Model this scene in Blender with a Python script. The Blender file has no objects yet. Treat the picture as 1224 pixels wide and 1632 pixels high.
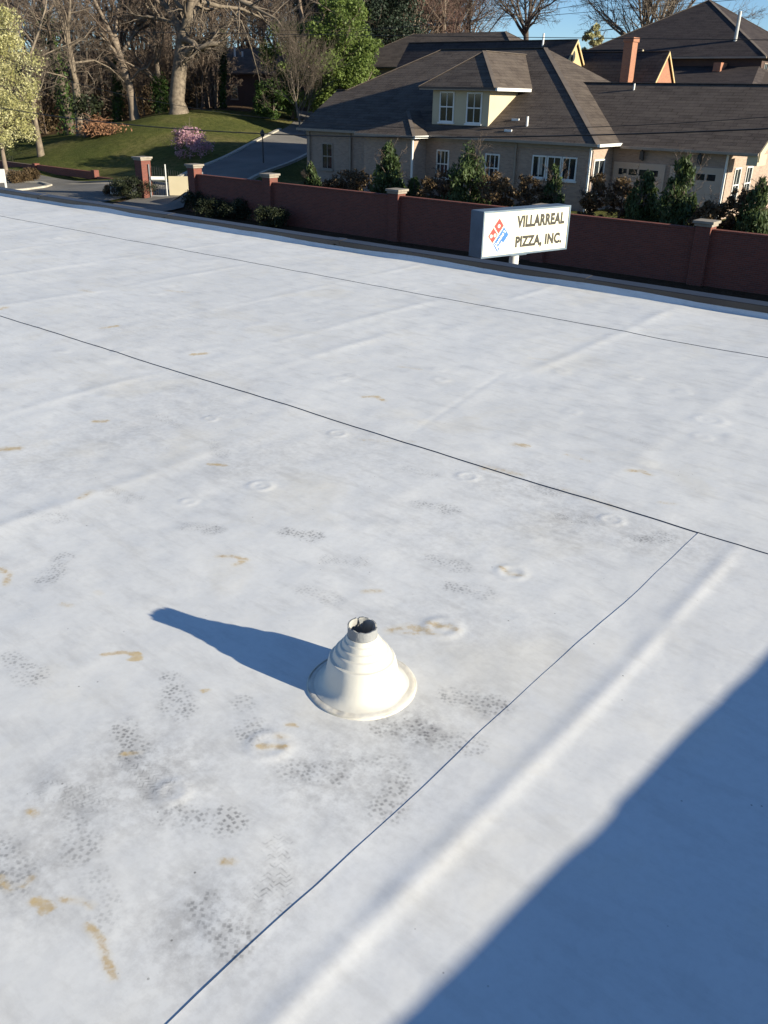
import bpy, math, random
import numpy as np
from mathutils import Vector

# ------------------------------------------------------------------ camera, sky, sun, exposure
scene = bpy.context.scene
COL = scene.collection
RZ = 4.6                                   # height of the flat roof above the street
CAM = np.array([0.0, 0.0, 6.2])
PITCH, ROLL, HEAD = math.radians(25.95), math.radians(1.283), math.radians(38.6)
FPX, CX, CY = 1370.0, 612.0, 816.0         # focal length of the photograph in its own pixels
def _rot(ax, a):
    c, s = math.cos(a), math.sin(a)
    return np.array([[1,0,0],[0,c,-s],[0,s,c]]) if ax == 'x' else np.array([[c,-s,0],[s,c,0],[0,0,1]])
CM = _rot('z', HEAD) @ _rot('x', math.pi/2 - PITCH) @ _rot('z', ROLL)
cam = bpy.data.cameras.new('camera'); camo = bpy.data.objects.new('camera', cam); COL.objects.link(camo)
cam.sensor_fit = 'HORIZONTAL'; cam.sensor_width = 36.0; cam.lens = FPX/1224*36
cam.clip_start = 0.05; cam.clip_end = 6000
from mathutils import Matrix
camo.matrix_world = Matrix.Translation(Vector(CAM)) @ Matrix(CM.tolist()).to_4x4()
scene.camera = camo

SUN_EL, SUN_AZ = math.radians(15.4), math.radians(79.0)   # azimuth from +Y towards +X
SUN_DIR = np.array([math.sin(SUN_AZ)*math.cos(SUN_EL), math.cos(SUN_AZ)*math.cos(SUN_EL), math.sin(SUN_EL)])
world = bpy.data.worlds.new('World'); scene.world = world; world.use_nodes = True
wn = world.node_tree; bg = wn.nodes['Background']
sky = wn.nodes.new('ShaderNodeTexSky'); sky.sky_type = 'NISHITA'; sky.sun_disc = False
sky.sun_elevation = SUN_EL; sky.sun_rotation = SUN_AZ
sky.air_density = 0.75; sky.dust_density = 0.0; sky.ozone_density = 4.0
wn.links.new(sky.outputs[0], bg.inputs[0]); bg.inputs[1].default_value = 0.084
sl = bpy.data.lights.new('sun', 'SUN'); so = bpy.data.objects.new('sun', sl); COL.objects.link(so)
sl.energy = 5.0; sl.angle = math.radians(0.53); sl.color = (1.0, 0.915, 0.72)
so.rotation_euler = Vector(SUN_DIR).to_track_quat('Z', 'Y').to_euler(); so.location = (40, 10, 40)
vs = scene.view_settings
vs.view_transform = 'Standard'; vs.look = 'None'; vs.exposure = 0.90; vs.gamma = 1.0; vs.use_curve_mapping = False

# ------------------------------------------------------------------ points from sight lines
def ray(x, y): return CM @ np.array([(x-CX)/FPX, -(y-CY)/FPX, -1.0])
def at(x, y, X=None, Y=None, Z=None, r=None):
    d = ray(x, y)
    if X is not None: t = (X-CAM[0])/d[0]
    elif Y is not None: t = (Y-CAM[1])/d[1]
    elif Z is not None: t = (Z-CAM[2])/d[2]
    else: t = r/math.hypot(d[0], d[1])
    return CAM + t*d
RIGHT = np.array([math.cos(HEAD), math.sin(HEAD), 0.0]); FWD = np.array([-math.sin(HEAD), math.cos(HEAD), 0.0])
UP = np.array([0, 0, 1.0])

# ------------------------------------------------------------------ noise for shapes
def _hash(ix, iy, seed):
    n = (ix*374761393 + iy*668265263 + seed*974634777) & 0xffffffff
    n = ((n ^ (n >> 13))*1274126177) & 0xffffffff
    return ((n ^ (n >> 16)) & 0xffff)/65535.0
def vnoise(x, y, seed=0):
    x = np.asarray(x, float); y = np.asarray(y, float)
    ix = np.floor(x).astype(np.int64); iy = np.floor(y).astype(np.int64)
    fx, fy = x-ix, y-iy; fx = fx*fx*(3-2*fx); fy = fy*fy*(3-2*fy)
    a, b = _hash(ix, iy, seed), _hash(ix+1, iy, seed)
    c, d = _hash(ix, iy+1, seed), _hash(ix+1, iy+1, seed)
    return (a*(1-fx)+b*fx)*(1-fy) + (c*(1-fx)+d*fx)*fy - 0.5
def fbm(x, y, seed=0, o=3):
    return sum(vnoise(x*2**k, y*2**k, seed+k)*0.5**k for k in range(o))
def sstep(a, b, x):
    t = np.clip((np.asarray(x, float)-a)/(b-a), 0, 1); return t*t*(3-2*t)

# ------------------------------------------------------------------ objects and meshes
ORG = {}
def tag(o, label=None, cat=None, group=None, kind=None):
    if label: o['label'] = label
    if cat: o['category'] = cat
    if group: o['group'] = group
    if kind: o['kind'] = kind
    return o
def thing(name, loc, label, cat, group=None, rz=0.0):
    o = bpy.data.objects.new(name, None); COL.objects.link(o); o.empty_display_size = 0.2
    o.location = loc; o.rotation_euler = (0, 0, rz); ORG[o.name] = np.array(loc, float)
    return tag(o, label, cat, group)
def link(name, me, mat, parent=None, org=None):
    o = bpy.data.objects.new(name, me); COL.objects.link(o)
    if mat is not None and not me.materials: me.materials.append(mat)
    if parent is not None: o.parent = parent; ORG[o.name] = ORG[parent.name]
    else: ORG[o.name] = np.zeros(3) if org is None else org
    return o
def np_mesh(name, V, F, smooth=False):
    V = np.ascontiguousarray(V, np.float32).reshape(-1, 3); F = np.ascontiguousarray(F, np.int32); k = F.shape[1]
    me = bpy.data.meshes.new(name)
    me.vertices.add(len(V)); me.vertices.foreach_set('co', V.ravel())
    me.loops.add(F.size); me.loops.foreach_set('vertex_index', F.ravel())
    me.polygons.add(len(F)); me.polygons.foreach_set('loop_start', np.arange(0, F.size, k, dtype=np.int32))
    me.polygons.foreach_set('loop_total', np.full(len(F), k, np.int32))
    if smooth: me.polygons.foreach_set('use_smooth', np.ones(len(F), bool))
    me.update(calc_edges=True); return me
class MB:
    def __init__(s): s.v = []; s.f = []; s.uv = {}
    def poly(s, pts, uvs=None):
        b = len(s.v); s.v += [tuple(map(float, p)) for p in pts]; s.f.append(tuple(range(b, b+len(pts))))
        if uvs is not None: s.uv[len(s.f)-1] = uvs
        return s
    def box(s, x0, x1, y0, y1, z0, z1):
        b = len(s.v)
        s.v += [(x, y, z) for z in (z0, z1) for x, y in ((x0,y0),(x1,y0),(x1,y1),(x0,y1))]
        for q in ((3,2,1,0),(4,5,6,7),(0,1,5,4),(1,2,6,5),(2,3,7,6),(3,0,4,7)): s.f.append(tuple(b+i for i in q))
        return s
    def beam(s, p, q, w, h=None, k=4, r1=None):
        p, q = np.array(p, float), np.array(q, float); h = w if h is None else h
        t = (q-p)/np.linalg.norm(q-p); a = np.cross(t, UP if abs(t[2]) < 0.95 else np.array([1.0,0,0])); a /= np.linalg.norm(a); c = np.cross(a, t)
        b = len(s.v); ph = math.pi/4 if k == 4 else 0; m = math.sqrt(2) if k == 4 else 1
        for e, pt in enumerate((p, q)):
            sc = 1 if (r1 is None or e == 0) else r1/w
            for i in range(k):
                an = ph+2*math.pi*i/k; s.v.append(tuple(pt + a*math.cos(an)*w*m*sc/2 + c*math.sin(an)*h*m*sc/2))
        for i in range(k): s.f.append((b+i, b+(i+1)%k, b+k+(i+1)%k, b+k+i))
        s.f.append(tuple(b+i for i in range(k-1, -1, -1))); s.f.append(tuple(b+k+i for i in range(k)))
        return s
    def prism(s, pts, off):
        b = len(s.v); n = len(pts); off = np.array(off, float)
        s.v += [tuple(map(float, p)) for p in pts] + [tuple(np.array(p, float)+off) for p in pts]
        s.f.append(tuple(b+i for i in range(n-1, -1, -1))); s.f.append(tuple(b+n+i for i in range(n)))
        for i in range(n): s.f.append((b+i, b+(i+1)%n, b+n+(i+1)%n, b+n+i))
        return s
    def lathe(s, prof, n=48, c=(0,0), jag=None):
        b = len(s.v)
        for j, (r, z) in enumerate(prof):
            for i in range(n):
                a = 2*math.pi*i/n; zz = z + (jag(j, a) if jag else 0)
                s.v.append((c[0]+r*math.cos(a), c[1]+r*math.sin(a), zz))
        for j in range(len(prof)-1):
            for i in range(n): s.f.append((b+j*n+i, b+j*n+(i+1)%n, b+(j+1)*n+(i+1)%n, b+(j+1)*n+i))
        return s
    def build(s, name, mat, parent=None, local=False, smooth=False, bevel=0, recalc=True):
        V = np.array(s.v, float)
        if parent is not None and not local: V = V - ORG[parent.name]
        me = bpy.data.meshes.new(name); me.from_pydata([tuple(v) for v in V], [], s.f)
        if s.uv:
            ul = me.uv_layers.new(name='UVMap')
            for pi, uvs in s.uv.items():
                for li, uv in zip(me.polygons[pi].loop_indices, uvs): ul.data[li].uv = uv
        elif recalc:
            import bmesh
            bm = bmesh.new(); bm.from_mesh(me); bmesh.ops.recalc_face_normals(bm, faces=bm.faces)
            if bevel: bmesh.ops.bevel(bm, geom=bm.edges[:], offset=bevel, segments=2, affect='EDGES', profile=0.5)
            bm.to_mesh(me); bm.free()
        if smooth: me.polygons.foreach_set('use_smooth', [True]*len(me.polygons))
        return link(name, me, mat, parent)

# ------------------------------------------------------------------ materials
def newmat(name):
    m = bpy.data.materials.new(name); m.use_nodes = True; nt = m.node_tree
    return m, nt, nt.nodes['Principled BSDF']
def node(nt, typ, ins=None, **props):
    n = nt.nodes.new(typ)
    for k, v in props.items(): setattr(n, k, v)
    for k, v in (ins or {}).items():
        if isinstance(v, bpy.types.NodeSocket): nt.links.new(v, n.inputs[k])
        else: n.inputs[k].default_value = v
    return n
def c4(c): return (c[0], c[1], c[2], 1.0)
def ramp(nt, fac, stops):
    n = nt.nodes.new('ShaderNodeValToRGB'); e = n.color_ramp.elements
    while len(e) < len(stops): e.new(0.5)
    for el, (p, c) in zip(e, stops): el.position = p; el.color = c4(c) if len(c) == 3 else c
    nt.links.new(fac, n.inputs[0]); return n.outputs[0]
def mixc(nt, fac, a, b, mode='MIX'):
    n = nt.nodes.new('ShaderNodeMix'); n.data_type = 'RGBA'; n.blend_type = mode
    for i, v in ((0, fac), (6, a), (7, b)):
        if isinstance(v, bpy.types.NodeSocket): nt.links.new(v, n.inputs[i])
        elif i == 0: n.inputs[i].default_value = v
        else: n.inputs[i].default_value = c4(v)
    return n.outputs[2]
def math_(nt, op, a, b=None, clamp=False):
    n = nt.nodes.new('ShaderNodeMath'); n.operation = op; n.use_clamp = clamp
    for i, v in ((0, a), (1, b)):
        if v is None: continue
        if isinstance(v, bpy.types.NodeSocket): nt.links.new(v, n.inputs[i])
        else: n.inputs[i].default_value = v
    return n.outputs[0]
def noise(nt, vec, scale, detail=4, rough=0.55, dist=0.0):
    return node(nt, 'ShaderNodeTexNoise', {'Vector': vec, 'Scale': scale, 'Detail': detail, 'Roughness': rough, 'Distortion': dist}).outputs[0]
def objco(nt): return nt.nodes.new('ShaderNodeTexCoord').outputs['Object']
def bump(nt, bsdf, h, strength=0.5, dist=0.01):
    b = node(nt, 'ShaderNodeBump', {'Height': h, 'Strength': strength, 'Distance': dist}); nt.links.new(b.outputs[0], bsdf.inputs['Normal']); return b
def nmat(name, a, b, scale=3.0, rough=0.8, bs=0.0, bsc=20.0, metal=0.0, detail=5, spec=None):
    m, nt, p = newmat(name); v = objco(nt)
    f = noise(nt, v, scale, detail); nt.links.new(ramp(nt, f, [(0.3, a), (0.7, b)]), p.inputs['Base Color'])
    p.inputs['Roughness'].default_value = rough; p.inputs['Metallic'].default_value = metal
    if spec is not None: p.inputs['Specular IOR Level'].default_value = spec
    if bs: bump(nt, p, noise(nt, v, bsc, 5), bs, 0.02)
    return m
def leafmat(name, cols, scale=1.2, trans=0.25):
    m, nt, p = newmat(name); v = objco(nt)
    f = noise(nt, v, scale, 2); g = node(nt, 'ShaderNodeTexWhiteNoise', {'Vector': node(nt, 'ShaderNodeVectorMath', {0: v, 1: (0.06,0.06,0.06)}, operation='SNAP').outputs[0]}).outputs[0]
    h = math_(nt, 'ADD', math_(nt, 'MULTIPLY', f, 0.75), math_(nt, 'MULTIPLY', g, 0.3))
    n = len(cols); nt.links.new(ramp(nt, h, [(0.28+0.5*i/max(1, n-1), c) for i, c in enumerate(cols)]), p.inputs['Base Color'])
    p.inputs['Roughness'].default_value = 0.55; p.inputs['Specular IOR Level'].default_value = 0.25
    try: p.inputs['Transmission Weight'].default_value = 0.0
    except Exception: pass
    if trans:
        tr = node(nt, 'ShaderNodeBsdfTranslucent', {'Color': c4(cols[-1])}); mx = node(nt, 'ShaderNodeMixShader', {0: trans})
        nt.links.new(p.outputs[0], mx.inputs[1]); nt.links.new(tr.outputs[0], mx.inputs[2])
        nt.links.new(mx.outputs[0], nt.nodes['Material Output'].inputs[0])
    return m
def brickmat(name, c1, c2, mortar, bw=0.2, bh=0.067, dirt=0.35, axis='x'):
    m, nt, p = newmat(name); v = objco(nt)
    sp = node(nt, 'ShaderNodeSeparateXYZ', {0: v}); s = math_(nt, 'ADD', sp.outputs[0], sp.outputs[1])
    cv = node(nt, 'ShaderNodeCombineXYZ', {0: s, 1: sp.outputs[2]}).outputs[0]
    br = node(nt, 'ShaderNodeTexBrick', {'Vector': cv, 'Color1': c4(c1), 'Color2': c4(c2), 'Mortar': c4(mortar), 'Scale': 1.0, 'Mortar Size': 0.006, 'Bias': -0.1, 'Brick Width': bw, 'Row Height': bh})
    n = noise(nt, v, 1.3, 5); col = mixc(nt, math_(nt, 'MULTIPLY', n, dirt), br.outputs[0], (c1[0]*0.45, c1[1]*0.45, c1[2]*0.45))
    nt.links.new(col, p.inputs['Base Color']); p.inputs['Roughness'].default_value = 0.88
    bump(nt, p, math_(nt, 'SUBTRACT', noise(nt, v, 60, 3), br.outputs[1]), 0.5, 0.008)
    return m
def shinglemat(name, a, b, c):
    m, nt, p = newmat(name); uv = nt.nodes.new('ShaderNodeTexCoord').outputs['UV']; v = objco(nt)
    br = node(nt, 'ShaderNodeTexBrick', {'Vector': uv, 'Color1': c4(a), 'Color2': c4(b), 'Mortar': c4([x*0.45 for x in a]), 'Scale': 1.0, 'Mortar Size': 0.03, 'Mortar Smooth': 0.6, 'Bias': 0.0, 'Brick Width': 0.62, 'Row Height': 0.27})
    br.offset = 0.37; br.squash = 1.0
    su = node(nt, 'ShaderNodeSeparateXYZ', {0: uv}); row = math_(nt, 'FLOOR', math_(nt, 'DIVIDE', su.outputs[1], 0.27))
    rv = node(nt, 'ShaderNodeCombineXYZ', {0: math_(nt, 'MULTIPLY', su.outputs[0], 0.7), 1: math_(nt, 'MULTIPLY', row, 7.31)}).outputs[0]
    rows = noise(nt, rv, 1.0, 3, 0.6)
    col = mixc(nt, ramp(nt, rows, [(0.42, (0,0,0)), (0.62, (0.6,0.6,0.6))]), br.outputs[0], c)
    col = mixc(nt, ramp(nt, rows, [(0.30, (0.5,0.5,0.5)), (0.45, (0,0,0))]), col, [x*0.5 for x in a])
    col = mixc(nt, math_(nt, 'MULTIPLY', noise(nt, v, 0.5, 4), 0.45), col, [x*0.6 for x in a])
    nt.links.new(col, p.inputs['Base Color']); p.inputs['Roughness'].default_value = 0.95; p.inputs['Specular IOR Level'].default_value = 0.1
    sx = node(nt, 'ShaderNodeSeparateXYZ', {0: uv}); saw = math_(nt, 'FRACT', math_(nt, 'DIVIDE', sx.outputs[1], 0.27))
    h = math_(nt, 'ADD', math_(nt, 'MULTIPLY', saw, -1.0), math_(nt, 'MULTIPLY', noise(nt, v, 30, 3), 0.6))
    bump(nt, p, h, 0.9, 0.035)
    return m

M = {}
M['brick_red'] = brickmat('red_brick', (0.22,0.062,0.042), (0.15,0.045,0.035), (0.16,0.12,0.10))
M['brick_tan'] = brickmat('tan_brick', (0.46,0.33,0.255), (0.33,0.235,0.19), (0.42,0.35,0.30), dirt=0.5)
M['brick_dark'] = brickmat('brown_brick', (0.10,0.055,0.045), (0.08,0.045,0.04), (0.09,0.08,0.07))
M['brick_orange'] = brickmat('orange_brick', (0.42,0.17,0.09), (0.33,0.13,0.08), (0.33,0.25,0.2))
M['shingle'] = shinglemat('brown_shingle', (0.128,0.103,0.088), (0.098,0.079,0.070), (0.165,0.135,0.113))
M['shingle_dark'] = shinglemat('dark_shingle', (0.075,0.062,0.062), (0.055,0.046,0.048), (0.09,0.075,0.07))
M['cap'] = nmat('ridge_cap', (0.10,0.08,0.07), (0.15,0.12,0.10), 2.0, 0.95)
M['cream'] = nmat('cream_siding', (0.48,0.41,0.275), (0.54,0.465,0.32), 0.8, 0.7, 0.1, 8)
M['tan_trim'] = nmat('tan_trim', (0.52,0.38,0.19), (0.58,0.43,0.23), 0.8, 0.7)
M['white'] = nmat('white_paint', (0.70,0.69,0.66), (0.78,0.77,0.74), 2.0, 0.5)
M['soffit'] = nmat('taupe_trim', (0.26,0.21,0.17), (0.32,0.26,0.21), 2.0, 0.6)
M['garage'] = nmat('garage_paint', (0.46,0.36,0.29), (0.52,0.42,0.34), 1.5, 0.6)
M['stone'] = nmat('cap_stone', (0.24,0.205,0.17), (0.34,0.30,0.25), 4.0, 0.9, 0.4, 25)
M['concrete'] = nmat('kerb_concrete', (0.34,0.31,0.26), (0.48,0.44,0.37), 3.0, 0.9, 0.4, 25)
M['asphalt'] = nmat('asphalt', (0.12,0.112,0.103), (0.20,0.185,0.168), 0.35, 0.95, 0.5, 60, detail=8)
M['dark_asphalt'] = nmat('old_asphalt', (0.04,0.038,0.037), (0.065,0.06,0.057), 0.6, 0.95, 0.5, 60, detail=8)
M['metal_grey'] = nmat('grey_metal', (0.35,0.35,0.35), (0.45,0.45,0.45), 5.0, 0.45, metal=0.4)
M['iron'] = nmat('black_iron', (0.03,0.03,0.03), (0.05,0.05,0.05), 5.0, 0.5)
M['wire'] = nmat('wire_rubber', (0.012,0.012,0.012), (0.02,0.02,0.02), 5.0, 0.6)
M['wood_pole'] = nmat('pole_wood', (0.12,0.085,0.06), (0.18,0.13,0.09), 3.0, 0.9)
M['bark_pale'] = nmat('pale_bark', (0.095,0.074,0.055), (0.25,0.20,0.15), 3.5, 0.9, 0.6, 12)
M['bark'] = nmat('brown_bark', (0.13,0.10,0.08), (0.24,0.19,0.145), 2.5, 0.9, 0.6, 12)
M['bark_dark'] = nmat('dark_bark', (0.07,0.052,0.042), (0.13,0.10,0.08), 2.5, 0.9, 0.6, 12)
M['twig_brown'] = nmat('brown_twig', (0.10,0.072,0.055), (0.19,0.14,0.105), 0.25, 0.9)
M['twig_red'] = nmat('red_bud_twig', (0.13,0.075,0.062), (0.21,0.125,0.10), 0.4, 0.9)
M['twig_grey'] = nmat('grey_twig', (0.10,0.078,0.06), (0.18,0.142,0.108), 0.4, 0.9)
M['leaf_pear'] = leafmat('pear_blossom', [(0.16,0.16,0.045), (0.42,0.40,0.17), (0.68,0.65,0.45)], 0.9, 0.3)
M['leaf_green'] = leafmat('spring_leaf', [(0.06,0.085,0.02), (0.12,0.17,0.04), (0.21,0.27,0.075)], 0.5, 0.3)
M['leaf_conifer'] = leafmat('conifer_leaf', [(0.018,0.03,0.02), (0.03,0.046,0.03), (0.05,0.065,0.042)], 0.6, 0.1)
M['leaf_arb'] = leafmat('cypress_leaf', [(0.03,0.05,0.018), (0.055,0.085,0.03), (0.11,0.15,0.055)], 1.6, 0.2)
M['leaf_brown'] = leafmat('brown_leaf', [(0.06,0.04,0.022), (0.11,0.075,0.04), (0.18,0.12,0.06)], 1.6, 0.2)
M['leaf_ivy'] = leafmat('ivy_leaf', [(0.025,0.05,0.012), (0.05,0.09,0.02), (0.09,0.14,0.04)], 1.6, 0.2)
M['leaf_pink'] = leafmat('pink_blossom', [(0.28,0.15,0.17), (0.48,0.27,0.33), (0.62,0.42,0.47)], 2.0, 0.3)
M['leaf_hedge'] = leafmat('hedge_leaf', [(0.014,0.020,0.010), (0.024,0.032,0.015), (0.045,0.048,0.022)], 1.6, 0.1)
M['brush'] = nmat('dead_brush', (0.17,0.08,0.042), (0.29,0.15,0.08), 3.0, 0.9)
def glass(name, c=(0.02,0.025,0.03)):
    m, nt, p = newmat(name); p.inputs['Base Color'].default_value = c4(c); p.inputs['Roughness'].default_value = 0.06
    p.inputs['Specular IOR Level'].default_value = 0.8; return m
M['glass'] = glass('window_glass')
M['curtain'] = nmat('curtain', (0.30,0.28,0.25), (0.5,0.47,0.42), 6.0, 0.8)

# ------------------------------------------------------------------ terrain
TP = [(-60,20,0),(-45,10,0),(-20,5,0),(5,10,0),(-20,31,0),(5,31,0),(-45,32,0),(-52,27,0),(-70,28,0),(-80,15,0),(-40,-20,0),(20,-20,0),
      (-56,34,0),(-64,36,0),(-72,38.4,0.05),(-58,37.4,0.1),(-85,36,0.1),(-30,36,0.0),(0,36,0.0),(-30,50,0.3),(0,55,0.5),(-20,75,1.3),(-45,80,2.6),(10,85,1.5),
      (-100,60,2.5),(-90,45,1.0),(-100,100,7.5),(-60,115,7.0),(-20,130,4.0),(40,120,3.0),(60,40,0.5),(-130,40,5.0),(-130,130,13.0)]
for x, y, r in ((285,180,88),(230,215,78),(200,258,73),(150,262,75),(65,246,81),(130,214,87),(215,191,91),(0,238,90),(330,172,93),(400,187,89),(460,207,83),
                (345,275,62),(420,258,67),(480,222,78),(290,270,65),(345,240,71)):
    TP.append(tuple(at(x, y, r=r)))
TP = np.array(TP, float)
def _tps(r2): return np.where(r2 > 0, 0.5*r2*np.log(np.maximum(r2, 1e-9)), 0)
_n = len(TP); _d2 = ((TP[:,None,:2]-TP[None,:,:2])**2).sum(2)
_A = np.zeros((_n+3, _n+3)); _A[:_n,:_n] = _tps(_d2) + np.eye(_n)*2.0; _A[:_n,_n] = 1; _A[:_n,_n+1:] = TP[:,:2]; _A[_n,:_n] = 1; _A[_n+1:,:_n] = TP[:,:2].T
_w = np.linalg.solve(_A, np.append(TP[:,2], [0,0,0]))
def tz(x, y):
    x = np.asarray(x, float); y = np.asarray(y, float); sh = x.shape
    q = np.stack([np.clip(x.ravel(), -140, 70), np.clip(y.ravel(), -30, 140)], 1)
    d2 = ((q[:,None,:]-TP[None,:,:2])**2).sum(2)
    z = _tps(d2) @ _w[:_n] + _w[_n] + q @ _w[_n+1:]
    z = np.clip(z, 0.0, 14.0)
    X, Y = x.ravel(), y.ravel()
    z = np.where((Y < 30) & (X > -75), z*sstep(24, 34, Y), z)
    lot = sstep(33.05, 33.6, Y)*sstep(-43.6, -41.6, X)*(1-sstep(58, 75, Y))
    z = np.maximum(z, lot*1.0)
    return z.reshape(sh) if sh else float(z[0])
gx = np.concatenate([[-3000,-1500,-800,-400,-250,-180], np.arange(-140, 71, 1.4), [100,180,300,600,1500,3000]])
gy = np.concatenate([[-3000,-1500,-600,-200,-80], np.arange(-30, 32.5, 2.5), np.arange(32.6, 34.2, 0.2), np.arange(34.8, 120, 1.3), [130,140,170,230,400,800,1500,3000]])
GX, GY = np.meshgrid(gx, gy, indexing='ij'); GZ = tz(GX, GY)
GZ = GZ + np.where((GY > 35) & (GX < -50), fbm(GX*0.25, GY*0.25, 5)*0.25, 0) - 0.02
def grid_mesh(name, X, Y, Z, smooth=True):
    a, b = X.shape; idx = np.arange(a*b).reshape(a, b)
    F = np.stack([idx[:-1,:-1], idx[1:,:-1], idx[1:,1:], idx[:-1,1:]], -1).reshape(-1, 4)
    return np_mesh(name, np.stack([X, Y, Z], -1).reshape(-1, 3), F, smooth)
def ground_mat():
    m, nt, p = newmat('lawn_and_litter'); v = objco(nt)
    n1 = noise(nt, v, 0.16, 6); n2 = noise(nt, v, 2.2, 6, 0.7); n3 = noise(nt, v, 14, 4, 0.7)
    g = ramp(nt, n1, [(0.34, (0.085,0.115,0.026)), (0.5, (0.15,0.165,0.042)), (0.66, (0.25,0.215,0.085))])
    g = mixc(nt, ramp(nt, n2, [(0.40, (0.75,0.75,0.75)), (0.60, (0,0,0))]), g, (0.06,0.08,0.018)); g = mixc(nt, ramp(nt, n3, [(0.50, (0,0,0)), (0.70, (0.6,0.6,0.6))]), g, (0.28,0.24,0.11))
    lit = ramp(nt, n2, [(0.3, (0.07,0.045,0.028)), (0.7, (0.15,0.095,0.055))])
    w = node(nt, 'ShaderNodeAttribute', attribute_name='litter').outputs['Fac']
    w = ramp(nt, math_(nt, 'ADD', w, math_(nt, 'MULTIPLY', math_(nt, 'SUBTRACT', n2, 0.5), 0.9)), [(0.4, (0,0,0)), (0.6, (1,1,1))])
    nt.links.new(mixc(nt, w, g, lit), p.inputs['Base Color']); p.inputs['Roughness'].default_value = 0.95; p.inputs['Specular IOR Level'].default_value = 0.1
    bump(nt, p, math_(nt, 'ADD', n3, n2), 1.0, 0.25); return m
me = grid_mesh('ground', GX, GY, GZ)
# leaf litter under the wood and in the planting bed; grass elsewhere
q = (GX+68.7)*RIGHT[0] + (GY-55)*RIGHT[1]; dd = (GX+68.7)*FWD[0] + (GY-55)*FWD[1]
lit = sstep(0.0, 7.0, dd + np.clip(-q*0.10, -6, 4)) * (1-sstep(2, 10, q)*(1-sstep(8, 16, dd)))
lit = np.maximum(lit, sstep(31.0, 31.6, GY)*(1-sstep(33.4, 34.0, GY))*(GX > -47))
at_ = me.attributes.new('litter', 'FLOAT', 'POINT'); at_.data.foreach_set('value', lit.astype(np.float32).ravel())
tag(link('ground', me, ground_mat()), kind='structure')
def sheet(name, X, Y, lift, mat, kind='structure'):
    return tag(link(name, grid_mesh(name, X, Y, tz(X, Y)+lift), mat), kind=kind)
X, Y = np.meshgrid(np.arange(-110, -46.9, 1.0), np.arange(18, 38.6, 0.8), indexing='ij')
Y = np.where(Y > 37, Y + 0.6*np.sin(X*0.13) - 0.035*np.clip(X+62, 0, 20)**1.3, Y)
sheet('road', X, Y, 0.05, M['asphalt'])
X, Y = np.meshgrid(np.arange(-46.9, 25, 1.5), np.arange(7.9, 31.3, 1.5), indexing='ij')
sheet('parking_lot', X, Y, 0.03, M['dark_asphalt'])
def strip(name, pts, w0, w1, lift, mat, n=60):
    pts = np.array(pts, float); s = np.linspace(0, len(pts)-1, n)
    i = np.clip(s.astype(int), 0, len(pts)-2); f = (s-i)[:,None]
    f3 = f; P0, P1, P2, P3 = pts[np.clip(i-1, 0, None)], pts[i], pts[i+1], pts[np.clip(i+2, None, len(pts)-1)]
    c = 0.5*((2*P1)+(-P0+P2)*f3+(2*P0-5*P1+4*P2-P3)*f3**2+(-P0+3*P1-3*P2+P3)*f3**3)
    t = np.gradient(c, axis=0); t /= np.linalg.norm(t, axis=1, keepdims=True); nn = np.stack([t[:,1], -t[:,0]], 1)
    us = np.linspace(w0, w1, 7); X = c[:,0:1]+nn[:,0:1]*us; Y = c[:,1:2]+nn[:,1:2]*us
    return c, nn, (sheet(name, X, Y, lift, mat) if mat else None)
DRV = [(-43.4,30.5), (-44.6,36), (-47.3,42), (-50.6,49), (-54.5,56), (-60,64), (-66,71)]
strip('driveway', DRV, -2.3, 2.3, 0.07, M['asphalt'], 80)
def kerb(name, pts, h=0.14, w=0.2, label=None):
    pts = np.array(pts, float); m = MB(); ring = []
    for i, p in enumerate(pts):
        t = pts[min(i+1, len(pts)-1)]-pts[max(i-1, 0)]; t /= np.linalg.norm(t); nn = np.array([t[1], -t[0]])
        z = tz(p[0], p[1]); b = len(m.v)
        for u, zz in ((-w/2, z-0.1), (-w/2, z+h), (w/2, z+h), (w/2, z-0.1)): m.v.append((p[0]+nn[0]*u, p[1]+nn[1]*u, zz))
        if i:
            for k in range(3): m.f.append((b-4+k, b-4+k+1, b+k+1, b+k))
    m.f.append((0,1,2,3)); b = len(m.v)-4; m.f.append((b+3,b+2,b+1,b))
    return tag(m.build(name, M['concrete']), label, None, None, 'structure')
c, nn, _ = strip('k', DRV, 0, 0, 0, None, 60)
kerb('kerb', (c - nn*2.45)[14:44], 0.16, 0.28)
kerb('kerb', (c + nn*2.45)[14:44], 0.14, 0.25)
isl = [at(x, y, Z=0)[:2] for x, y in ((-40,311),(0,307),(40,304),(70,300),(80,297),(66,293),(30,291),(-10,293),(-50,297))]
kerb('kerb', isl, 0.15, 0.3)

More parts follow.
